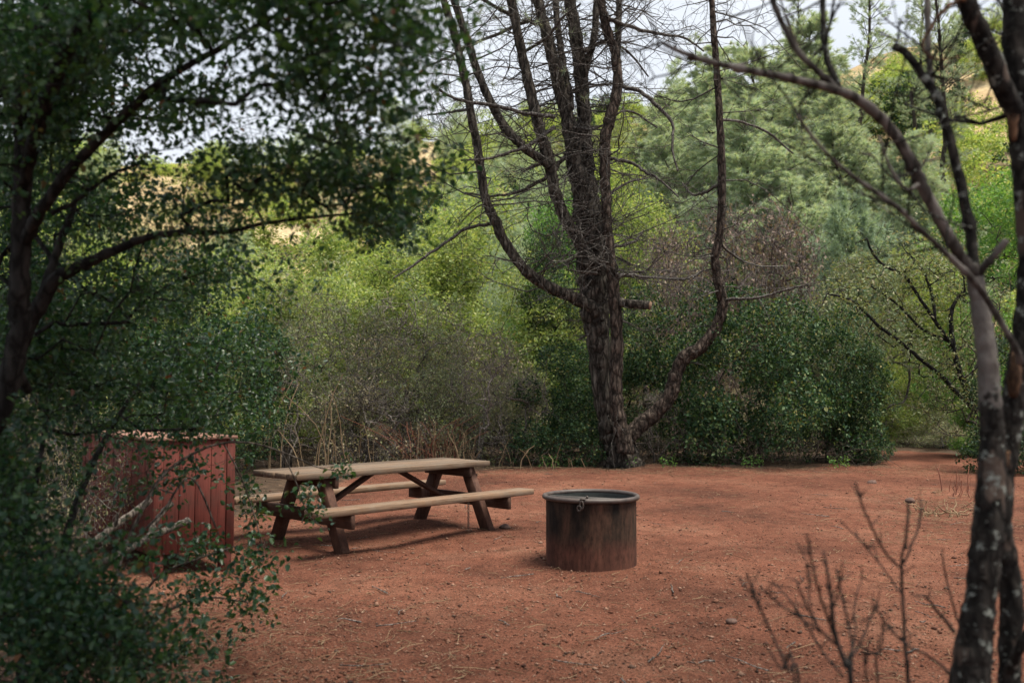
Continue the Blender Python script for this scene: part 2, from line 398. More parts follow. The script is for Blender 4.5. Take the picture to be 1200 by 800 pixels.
def make_ground():
    xs = np.concatenate([[-400, -200, -100, -50, -25], np.arange(-14, 14.01, .09), [25, 50, 100, 200, 400]])
    ys = np.concatenate([[-400, -200, -80, -30, -10, -3, 0], np.arange(2.0, 24.01, .09), [26, 29, 35, 60, 120, 300, 600]])
    X, Y = np.meshgrid(xs, ys)
    near = ((np.abs(X) < 15) & (Y > 1) & (Y < 25)).astype(float)
    dr = np.hypot(X - .698, Y - 8.05); Z = near * (gz(X, Y) + R.normal(0, .0035, X.shape)) * np.clip((dr - .45) / .3, .0, 1) + near * .004 * np.sin(X * 9) * (dr < .75)
    # soil heaped against the ring
    d = np.hypot(X - .698, Y - 8.05); Z += near * .012 * np.exp(-((d - .44) / .10) ** 2) * (d > .2)
    V = np.stack([X, Y, Z], -1).reshape(-1, 3)
    nx, ny = len(xs), len(ys)
    i = (np.arange(ny - 1)[:, None] * nx + np.arange(nx - 1)[None]).ravel()
    mb = MB(); mb.add(V, np.stack([i, i + 1, i + 1 + nx, i + nx], 1))
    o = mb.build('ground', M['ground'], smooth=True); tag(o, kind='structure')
    edge = np.interp(V[:, 0], [-14, -6, -3.6, -2.6, 0, 3, 6, 7.5, 8.6, 10, 11.2, 12.5], [4, 7, 10, 17.2, 18.2, 18.4, 18.4, 18.6, 21, 24, 22, 14])
    wob = .35 * np.sin(V[:, 0] * 2.1) + .3 * np.sin(V[:, 0] * 4.7 + 1) + R.normal(0, .28, len(V))
    mo = sm((V[:, 1] - edge - wob + .5) / 1.2)
    lf = np.interp(V[:, 1], [3, 5, 7, 10], [-1.15, -1.75, -3.0, -3.6]); mo = np.maximum(mo, .85 * sm((lf - V[:, 0] + R.normal(0, .22, len(V)) + .2) / 1.1))
    a = o.data.attributes.new('mould', 'FLOAT', 'POINT'); a.data.foreach_set('value', mo.astype(np.float32))

def make_hill():
    xs = np.linspace(-260, 300, 200); ys = np.concatenate([np.linspace(24, 130, 90), [160, 220, 320]])
    X, Y = np.meshgrid(xs, ys); Z = hz(X, Y) + R.normal(0, .12, X.shape)
    V = np.stack([X, Y, Z], -1).reshape(-1, 3); nx, ny = len(xs), len(ys)
    i = (np.arange(ny - 1)[:, None] * nx + np.arange(nx - 1)[None]).ravel()
    mb = MB(); mb.add(V, np.stack([i, i + 1, i + 1 + nx, i + nx], 1))
    o = mb.build('hill', M['hill'], smooth=True); tag(o, kind='structure')
    mo = sm((62 - V[:, 1] + R.normal(0, 5, len(V)) + 8 * np.sin(V[:, 0] * .21)) / 14)
    a = o.data.attributes.new('mould', 'FLOAT', 'POINT'); a.data.foreach_set('value', mo.astype(np.float32))
make_ground(); make_hill()

# ------------------------------------------------------------------ growing woody plants
class Tree:
    """nodes with parents; grows twigs to target points, radii by the pipe rule"""
    def __init__(s):
        s.P = []; s.par = []; s.fix = []
    def path(s, P, r, parent=-1):
        ids = []
        for p, q in zip(P, r):
            s.P.append(np.array(p, float)); s.par.append(parent); s.fix.append(q); parent = len(s.P) - 1; ids.append(parent)
        return ids
    def nearest(s, p):
        A = np.array(s.P); return int(np.argmin(((A - p) ** 2).sum(1)))
    def grow(s, T, rs, bend=.12, seg=.35, base=None, pull=0.0):
        base = s.P[0] if base is None else base
        T = T[np.argsort(np.linalg.norm(T - base, axis=1))]
        cap = len(s.P) + len(T) * 12
        A = np.zeros((cap, 3)); n = len(s.P); A[:n] = np.array(s.P)
        tips = []
        for t in T:
            d = ((A[:n] - t) ** 2).sum(1)
            if pull: d = d + pull * np.maximum(0, A[:n, 2] - t[2])
            k = int(np.argmin(d)); a = A[k]; L = math.sqrt(((a - t) ** 2).sum())
            m = max(1, min(10, int(L / seg))); par = k
            off = rs.normal(0, bend * L, 3)
            for q in range(1, m + 1):
                u = q / m
                p = a + (t - a) * u + off * math.sin(PI * u) * (1 if m > 1 else 0) + (rs.normal(0, .02 * L, 3) if q < m else 0)
                s.P.append(p); s.par.append(par); s.fix.append(0); A[n] = p; par = n; n += 1
            tips.append(par)
        return np.array([s.P[i] for i in tips]), tips
    def radii(s, r0, ex=2.4):
        n = len(s.P); acc = np.zeros(n)
        order = np.argsort(s.depths())[::-1]
        r = np.zeros(n)
        for i in order:
            v = acc[i] if acc[i] > 0 else r0 ** ex
            r[i] = v ** (1 / ex) if not s.fix[i] else s.fix[i]
            if s.par[i] >= 0 and not s.fix[i]: acc[s.par[i]] += v
        return r
    def depths(s):
        d = np.zeros(len(s.P), int)
        for i in range(len(s.P)):
            if s.par[i] >= 0: d[i] = d[s.par[i]] + 1
        return d
    def tubes(s, mb, r0, k=6, thin=3, cut=.012, rs=None, rough=.05, fixed=True):
        r = s.radii(r0); n = len(s.P)
        ch = [[] for _ in range(n)]
        for i in range(n):
            if s.par[i] >= 0: ch[s.par[i]].append(i)
        start = [i for i in range(n) if s.par[i] < 0]
        stack = [(None, i) for i in start]
        while stack:
            p, i = stack.pop()
            c = [] if p is None else [p]
            q = i
            while True:
                c.append(q)
                if not ch[q]: break
                nx = max(ch[q], key=lambda a: r[a])
                for o in ch[q]:
                    if o != nx: stack.append((q, o))
                q = nx
            if len(c) < 2: continue
            rr = r[c].copy()
            if p is not None: rr[0] = min(rr[0], rr[1] * 1.15)
            if not s.fix[c[-1]]: rr[-1] *= .55
            if not fixed and s.fix[c[1]]: continue
            tube(mb, np.array([s.P[a] for a in c]), rr, k if rr.max() > cut else thin, rough if rr.max() > cut else 0, cap=rr.max() > cut, rs=rs)

def lobes(rs, n, w, h, hb=.12, nl=9, core=.35):
    """target points inside an uneven crown w wide and h high, made of lobes"""
    C = []; 
    for i in range(nl):
        a = rs.uniform(0, 2 * PI); z = rs.uniform(.08, .92)
        rad = w * .5 * (1 - .55 * max(0, z - .45) / .55) * math.sqrt(rs.uniform(.05, 1)) * .75
        C.append((rad * math.cos(a), rad * math.sin(a), h * z, rs.uniform(.12, .25) * w))
    C = np.array(C); out = []
    pk = rs.randint(0, nl, n)
    d = norm(rs.normal(0, 1, (n, 3))); rad = rs.uniform(core, 1, n) ** .6
    P = C[pk, :3] + d * (rad * C[pk, 3])[:, None] * [1, 1, .8]
    P[:, 2] = np.clip(P[:, 2], h * hb, h * 1.02)
    return P

def sprays(mb, tips, rs, per, spread, L, W, m=0, droop=.1, shape=4):
    n = len(tips); C = np.repeat(tips, per, 0)
    off = rs.normal(0, 1, C.shape); off = norm(off) * (rs.uniform(0, 1, len(C)) ** .5 * spread)[:, None]
    off[:, 2] -= droop * spread
    d = norm(off) + rs.normal(0, .6, off.shape)
    sz = rs.uniform(.45, 1.45, len(C))
    leaves(mb, C + off, L * sz, W * sz, d, rs=rs, up=.5, m=m, shape=shape)

PROTO = {}
def shrub_meshes(key, seed, leaf, stem, w=4.0, h=3.6, n=300, per=42, spread=.24, L=.055, W=.03, nl=10, r0=.004, stems=4, hb=.12, bend=.12, twigs=0, core=.35):
    rs = np.random.RandomState(seed)
    T = Tree()
    for k in range(stems):
        a = 2 * PI * k / stems + rs.uniform(-.5, .5); b = .12 * w
        T.path([(.10 * w * .4 * math.cos(a), .10 * w * .4 * math.sin(a), -.1), (.3 * b * math.cos(a), .3 * b * math.sin(a), .12 * h), (b * math.cos(a), b * math.sin(a), .28 * h)], [0, 0, 0])
    tips, _ = T.grow(lobes(rs, n, w, h, hb, nl, core), rs, bend, .4, base=np.zeros(3))
    ms = MB(); T.tubes(ms, r0, 6, 3, .012, rs)
    if twigs:
        for t in tips[rs.randint(0, len(tips), twigs)]:
            q = t + norm(rs.normal(0, 1, 3)) * rs.uniform(.15, .5)
            tube(ms, [t, (t + q) / 2 + rs.normal(0, .03, 3), q], [r0 * .8, r0 * .6, r0 * .3], 3, cap=False)
    st = ms.data(key + '_stems', stem, True)
    lf = None
    if leaf is not None and per:
        ml = MB(); sprays(ml, tips, rs, per, spread, L, W)
        lf = ml.data(key + '_foliage', leaf)
    PROTO.setdefault(key, []).append((lf, st, w, h))

for k in range(3):
    shrub_meshes('oak', 100 + k, M['oak_dark'], M['stem'], 4.2, 3.6, 900, 17, .15, .080, .050, 16, .0032, hb=.02, core=.55)
    shrub_meshes('green', 200 + k, M['green'], M['stem'], 4.4, 4.2, 900, 16, .17, .085, .050, 16, .003, hb=.05, core=.5)
for k in range(2):
    shrub_meshes('bright', 250 + k, M['bright'], M['stem'], 3.6, 3.0, 700, 16, .15, .080, .050, 13, .003, hb=.02)
for k in range(3):
    shrub_meshes('olive', 300 + k, M['olive'], M['deadstem'], 4.0, 3.5, 620, 12, .16, .070, .028, 15, .005, 6, twigs=1100, hb=.03)
for k in range(2):
    shrub_meshes('dead', 400 + k, M['brownleaf'], M['deadstem'], 3.8, 2.8, 620, 8, .18, .06, .032, 12, .0055, 7, bend=.2, twigs=2600, hb=.03)
for k in range(2):
    shrub_meshes('green_tall', 210 + k, M['green'], M['stem'], 4.6, 8.0, 1500, 15, .18, .090, .052, 24, .004, hb=.08, core=.5)
    shrub_meshes('olive_tall', 310 + k, M['olive'], M['deadstem'], 4.2, 7.0, 1100, 13, .17, .070, .030, 20, .005, 6, twigs=1400, hb=.05)
shrub_meshes('oak_tall', 110, M['oak_dark'], M['stem'], 4.4, 7.2, 1500, 16, .16, .085, .052, 24, .004, hb=.04, core=.55)
shrub_meshes('bright_tall', 255, M['bright'], M['stem'], 4.4, 8.0, 1400, 15, .18, .085, .05, 24, .004, hb=.06, core=.5)
for k in range(2):
    shrub_meshes('mauve', 420 + k, M['mauveleaf'], M['mauvetwig'], 3.8, 2.8, 620, 6, .18, .06, .035, 12, .0055, 7, bend=.2, twigs=2400, hb=.03)
for k in range(3):
    shrub_meshes('snag', 460 + k, M['brownleaf'], M['paletwig'], 3.2, 3.0, 130, 1, .15, .06, .035, 8, .009, 5, bend=.25, twigs=420, hb=.15)
shrub_meshes('gnarled', 450, M['olive'], M['stem'], 5.0, 4.6, 420, 12, .17, .06, .03, 9, .006, 3, bend=.22, twigs=700)

def pine_meshes(key, seed, leaf, h=14., w=6., lo=.2, n_wh=26, per=26, nl=.26, dens=1.0):
    rs = np.random.RandomState(seed); ms = MB(); ml = MB()
    zt = np.linspace(0, 1, 14)
    cx = np.cumsum(rs.normal(0, .010 * h, 14)); cy = np.cumsum(rs.normal(0, .010 * h, 14))
    P = np.stack([cx - cx[0], cy - cy[0], zt * h - .1], 1)
    tube(ms, P, .0085 * h * (1 - zt) ** .8 + .012, 8, .04, rs=rs)
    tips = []; tdir = []
    for i in range(n_wh):
        t = lo + (1 - lo) * (i + rs.uniform(-.3, .3)) / n_wh; t = min(max(t, lo * .9), .985)
        c = np.array([np.interp(t, zt, P[:, 0]), np.interp(t, zt, P[:, 1]), t * h])
        for b in range(rs.randint(3, 6)):
            a = rs.uniform(0, 2 * PI)
            prof = (1 - t) ** .7 * min(1, .45 + (t - lo) * 2.4)
            Lb = w * .5 * prof * rs.uniform(.6, 1.25) + .25
            up = rs.uniform(.25, 1.15)
            d = norm(np.array([math.cos(a), math.sin(a), up]))
            k = 6; s_ = np.linspace(0, 1, k)[:, None]
            B = c + d * Lb * s_ + np.array([0, 0, .18 * Lb]) * s_ ** 2 + np.cumsum(rs.normal(0, .025 * Lb, (k, 3)), 0) * (s_ > 0)
            tube(ms, B, np.linspace(.012 + .010 * Lb, .005, k), 4, cap=False)
            m_ = max(3, int(Lb * 10 * dens))
            for q in range(m_):
                u = rs.uniform(.3, 1.0); p = B[0] + 0
                j = min(k - 2, int(u * (k - 1))); f = u * (k - 1) - j
                p = B[j] * (1 - f) + B[j + 1] * f
                e = norm(rs.normal(0, 1, 3) + d * .6) * rs.uniform(.08, .5) * (.5 + .3 * Lb)
                e[2] = e[2] * .8 + .04
                tube(ms, [p, p + e], [.006, .004], 3, cap=False)
                tips.append(p + e); tdir.append(norm(e + d * .4 + [0, 0, .15]))
    tips = np.array(tips); tdir = np.array(tdir)
    C = np.repeat(tips, per, 0); D = np.repeat(tdir, per, 0) + rs.normal(0, .55, (len(tips) * per, 3))
    D = norm(D); C = C + D * .02 - np.repeat(tdir, per, 0) * rs.uniform(0, .16, (len(C), 1))
    Ln = nl * rs.uniform(.6, 1.15, len(C))
    sd = norm(np.cross(D, rs.normal(0, 1, D.shape))) * .0125
    V = np.stack([C - sd, C + sd, C + D * Ln[:, None] - [0, 0, .05]], 1).reshape(-1, 3)
    ml.add(V, np.arange(len(V)).reshape(-1, 3))
    PROTO.setdefault(key, []).append((ml.data(key + '_needles', leaf), ms.data(key + '_trunk', M['stem'], True), w, h))
for k in range(3): pine_meshes('pine', 500 + k, M['needle'], 14, 7.0, .08, 34, 40, .30, 1.15)
pine_meshes('thinpine', 520, M['needle'], 18, 5.0, .3, 26, 22, .24, .6)
pine_meshes('thinpine', 521, M['needle'], 18, 5.4, .3, 24, 22, .24, .6)
pine_meshes('bluepine', 530, M['bluepine'], 5.0, 4.0, .05, 16, 40, .24, 1.5)

NAMES = {'oak': ('scrub_oak', 'shrub'), 'green': ('leafy_bush', 'bush'), 'bright': ('green_bush', 'bush'), 'olive': ('chaparral_shrub', 'shrub'),
         'dead': ('dry_shrub', 'shrub'), 'snag': ('dead_shrub', 'shrub'), 'mauve': ('dry_shrub', 'shrub'), 'gnarled': ('gnarled_tree', 'tree'), 'pine': ('grey_pine', 'tree'), 'thinpine': ('slender_pine', 'tree'), 'bluepine': ('young_pine', 'tree')}
_cnt = {}
def plant(key, px, D, top, wpx, label, group=None, rz=None, ground=None):
    """a plant standing at distance D under pixel column px whose top reaches pixel row top"""
    x = gx(px, D); z = (0.0 if D < 27.5 else float(hz(x, D))) if ground is None else ground
    H = at(px, top, D)[2] - z; W = wpx / F * D
    nm, cat = NAMES[key]
    if key + '_tall' in PROTO and (H / PROTO[key][0][3]) / (W / PROTO[key][0][2]) > 1.3: key += '_tall'
    v = _cnt.get(key, 0); _cnt[key] = v + 1
    lf, st, w, h = PROTO[key][v % len(PROTO[key])]
    o = empty(nm, label, cat, (x, D, z), R.uniform(0, 2 * PI) if rz is None else rz, group)
    o.scale = (W / w, W / w, H / h)
    pine = 'pine' in key
    for me, part in ((lf, 'needles' if pine else 'foliage'), (st, 'trunk' if pine or key == 'gnarled' else 'stems')):
        if me is None: continue
        c = bpy.data.objects.new(part, me); COL.objects.link(c); c.parent = o
    return o

G1 = 'shrubs along the back edge of the clearing'
G5 = 'bleached dead shrubs in the brush'
plant('snag', 445, 18.9, 425, 120, 'bleached bare shrub with pale crooked limbs beyond the middle of the table', G5)
plant('snag', 560, 19.0, 385, 130, 'pale dead shrub with a light tangle of twigs left of the pine shrub', G5)
plant('snag', 335, 18.0, 420, 120, 'pale bare shrub between locker and tabletop, over the dry stalks', G5)
plant('snag', 610, 19.3, 400, 90, 'small bleached shrub at the edge of the green shrub by the pine', G5)
plant('snag', 500, 21.5, 345, 160, 'tall grey leafless shrub high above the table', G5)
plant('snag', 770, 19.4, 455, 120, 'dark twiggy dead shrub under the curved pine limb', G5)
# front row, D 17-21
plant('oak', 795, 20.6, 338, 190, 'dark glossy green shrub between the big pine and its curved limb', G1)
plant('oak', 885, 19.3, 346, 200, 'rounded dark green shrub growing beyond the fire ring and to its side', G1)
plant('oak', 962, 20.0, 356, 170, 'dark leafy shrub in the middle of the hedge-like row beyond the bare dirt', G1)
plant('oak', 1008, 19.6, 400, 100, 'dark shrub at the very end of the row next to the dirt path', G1)
plant('oak', 655, 19.8, 405, 165, 'bushy green shrub touching the foot of the big pine', G1)
plant('olive', 600, 20.6, 425, 150, 'olive shrub beyond the end of the picnic table', G1)
plant('dead', 560, 21.4, 385, 190, 'grey leafless shrub with tangled twigs beyond the table', G1)
plant('olive', 485, 20.6, 360, 190, 'olive brown shrub directly beyond the tabletop', G1)
plant('dead', 430, 19.2, 400, 190, 'dry twiggy shrub with pale stems beyond the tabletop', G1)
plant('olive', 535, 19.7, 415, 150, 'olive shrub low beyond the far end of the table', G1)
plant('olive', 415, 20.9, 330, 200, 'tall olive shrub rising beyond the table and dry stalks', G1)
plant('olive', 335, 18.8, 345, 190, 'grey green shrub between the red locker and the table, farther back', G1)
plant('oak', 285, 17.6, 380, 160, 'dark shrub standing close beyond the red locker', G1)
plant('green', 345, 22.5, 290, 190, 'tall leafy green bush over the gap between locker and table', G1)
plant('oak', 215, 15.5, 330, 200, 'tall dark shrub rising over the lid of the red locker', G1)
plant('oak', 120, 13.0, 330, 230, 'dark shrub beside the far corner of the red locker', G1)
plant('oak', -40, 9.4, 320, 190, 'dark shrub at the very edge of the picture beyond the oak trunk', G1)
plant('olive', 170, 16.5, 300, 210, 'tall grey green shrub among the oak branches over the locker', G1)
plant('oak', 15, 11.0, 330, 230, 'dark shrub standing past the oak trunk', G1)
plant('oak', 60, 10.8, 340, 190, 'dark shrub close beyond the oak trunk, lower half in deep shade', G1)
plant('dead', 60, 7.6, 450, 170, 'leafless grey shrub at the foot of the oak trunk', G1)
plant('oak', 722, 22.5, 372, 130, 'dark green shrub showing just past the pine trunk', G1)
# right side around the path
plant('gnarled', 1175, 20.5, 300, 190, 'dark crooked small tree seen past the lichen trunk')
plant('green', 1060, 27.0, 425, 130, 'yellow green bush closing off the dirt path')
plant('bright', 1150, 21.5, 468, 95, 'low vivid green bush beside the end of the path')
plant('olive', 1105, 24.5, 480, 130, 'low brownish shrub at the end of the path')
plant('oak', 1195, 17.5, 395, 170, 'dark shrub past the forked lichen tree')
plant('bright', 1165, 26.0, 190, 200, 'tall vivid green bush high beyond the lichen tree')
# second row
G2 = 'light green bushes rising behind the hedge of shrubs'
for key, px, D, top, w, lab in (
    ('green', 470, 25.5, 272, 190, 'yellow green bush above the olive shrubs behind the table'),
    ('green', 555, 27.5, 232, 200, 'tall yellow green bush seen under the long drooping pine limb'),
    ('green', 630, 26.5, 318, 170, 'light green bush showing beside the bend of the pine limb'),
    ('green', 400, 27.0, 300, 180, 'light green bush near the hanging oak leaves'),
    ('bright', 660, 30.5, 228, 150, 'fresh green bush showing between the pine stems'),
    ('green', 300, 26.0, 300, 190, 'pale green bush seen through the oak branches'),
    ('green', 755, 29.0, 200, 170, 'fresh green bush between the pine and its curved limb'),
    ('olive', 930, 25.0, 318, 190, 'pale olive bush above the rounded dark shrub'),
    ('olive', 1005, 26.0, 290, 190, 'greyish bush below the pale young pine'),
    ('oak', 652, 26.0, 268, 120, 'darker bush among the light green ones'),
    ('green', 1080, 30.0, 300, 180, 'light green bush above the twisted tree'),
    ('green', 215, 24.0, 300, 190, 'yellowish bush seen through oak leaves over the locker'),
    ('green', 548, 31.5, 205, 170, 'highest pale bush close under the pale sky gap'),
    ('olive', 85, 20.0, 290, 230, 'grey green bush seen through the oak stems')):
    plant(key, px, D, top, w, lab, G2)
G3 = 'dry brush on the slope'
plant('mauve', 790, 25.0, 262, 180, 'purplish grey leafless brush by the curved pine limb', G3)
plant('mauve', 885, 25.2, 252, 220, 'mauve grey leafless brush on the slope above dark shrubs', G3)
plant('dead', 720, 30.0, 330, 150, 'reddish dry brush just past the pine trunk', G3)
# pines
G4 = 'grey pines on the slope'
for key, px, D, top, w, lab in (
    ('pine', 905, 44.0, 50, 250, 'broad feathery grey pine on the slope above the dark shrubs'),
    ('pine', 830, 52.0, 95, 190, 'grey pine partly hidden by the curved bare limb'),
    ('pine', 990, 41.0, 110, 200, 'low grey pine with dense soft needles near the arching branch'),
    ('pine', 870, 38.0, 130, 210, 'soft pale pine just beside the curved limb, below the broad one'),
    ('pine', 955, 36.0, 170, 190, 'soft pale pine low on the slope above the young blue green one'),
    ('pine', 850, 60.0, 60, 170, 'distant pale pine topping the slope near the curved limb'),
    ('pine', 945, 55.0, 30, 200, 'tall pale pine whose top reaches the arching grey branch'),
    ('pine', 800, 46.0, 150, 150, 'pale pine seen between the big pine stems and its curved limb'),
    ('thinpine', 1010, 50.0, -70, 110, 'slender tall pine with sparse crown against golden slope'),
    ('thinpine', 935, 60.0, -30, 100, 'thin tall pine with see-through crown against the sky'),
    ('thinpine', 1120, 46.0, -90, 120, 'tall thin pine beside the dark forked stem'),
    ('thinpine', 1075, 58.0, -40, 95, 'sparse pine standing before the golden slope'),
    ('pine', 775, 70.0, 110, 130, 'small distant pine on the skyline by the big pine'),
    ('pine', 1060, 36.0, 165, 170, 'small grey pine below the golden slope'),
    ('bluepine', 985, 29.0, 236, 135, 'pale blue green young pine below the larger pines')):
    plant(key, px, D, top, w, lab, G4)

# ------------------------------------------------------------------ far woods on the hill: one mass
def far_woods():
    rs = np.random.RandomState(77)
    cols = [M['green'], M['oak_dark'], M['olive'], M['needle'], M['stem']]
    mb = MB()
    def arr(me):
        V = np.empty(len(me.vertices) * 3, np.float32); me.vertices.foreach_get('co', V)
        lt = np.empty(len(me.polygons), np.int32); me.polygons.foreach_get('loop_total', lt)
        li = np.empty(len(me.loops), np.int32); me.loops.foreach_get('vertex_index', li)
        return V.reshape(-1, 3), li.reshape(-1, 3)
    src = {k: [(arr(p[0]), p[2], p[3]) for p in PROTO[k][:2]] for k in ('green', 'oak', 'olive', 'pine')}
    spots = []
    tries = 0
    while len(spots) < 240 and tries < 6000:
        tries += 1
        y = rs.uniform(34, 112); px = rs.uniform(-60, 1260); x = gx(px, y)
        dens = 1.0 if y < 60 else (.6 if y < 85 else .42)
        if px > 960: dens *= .10 if y > 52 else .7
        if 120 < px < 520: dens *= .07
        if rs.uniform() > dens: continue
        if any((x - a) ** 2 + (y - b) ** 2 < (2.2 + .014 * y) ** 2 for a, b, _ in spots): continue
        spots.append((x, y, px))
    for x, y, px in spots:
        u = rs.uniform()
        k = 'green' if u < .5 else 'oak' if u < .68 else 'olive' if u < .85 else 'pine'
        (V, Fc), w, h = src[k][rs.randint(len(src[k]))]
        W = rs.uniform(4, 7.5); H = rs.uniform(3, 6.5) * (1.5 if k == 'pine' else 1)
        if y > 95: H *= .7
        keep = rs.uniform(size=len(Fc) // 2) < .55 if k != 'pine' else rs.uniform(size=len(Fc)) < .4
        if k != 'pine':
            half = len(Fc) // 2; Fk = np.concatenate([Fc[:half][keep], Fc[half:][keep]])
        else: Fk = Fc[keep]
        us, inv = np.unique(Fk, return_inverse=True); Vk = V[us]; Fk = inv.reshape(-1, 3)
        if k != 'pine':      # larger leaf sprays stand for the thinned ones
            q = Vk.reshape(-1, 4, 3); c = q.mean(1, keepdims=True); Vk = (c + (q - c) * 1.55).reshape(-1, 3)
        a = rs.uniform(0, 2 * PI); ca, sa = math.cos(a), math.sin(a)
        P = Vk * [W / w, W / w, H / h]
        P = np.stack([P[:, 0] * ca - P[:, 1] * sa + x, P[:, 0] * sa + P[:, 1] * ca + y, P[:, 2] + float(hz(x, y)) - .2], 1)
        mb.add(P, Fk, {'green': 0, 'oak': 1, 'olive': 2, 'pine': 3}[k])
    o = mb.build('hillside_woods', cols)
    tag(o, 'scattered bushes and small trees covering the distant golden hillside', 'woods', kind='stuff')
far_woods()

# ------------------------------------------------------------------ the big pine
TD = 18.8
def trace(pts, D=TD, dd=None, wscale=1.0):
    """traced limb: (px, py, width in pixels); D may run from one distance to another"""
    n = len(pts); Ds = np.linspace(D, D if dd is None else dd, n)
    P = np.array([at(a[0], a[1], d) for a, d in zip(pts, Ds)])
    r = np.array([a[2] * .5 / F * d * wscale for a, d in zip(pts, Ds)])
    return P, r

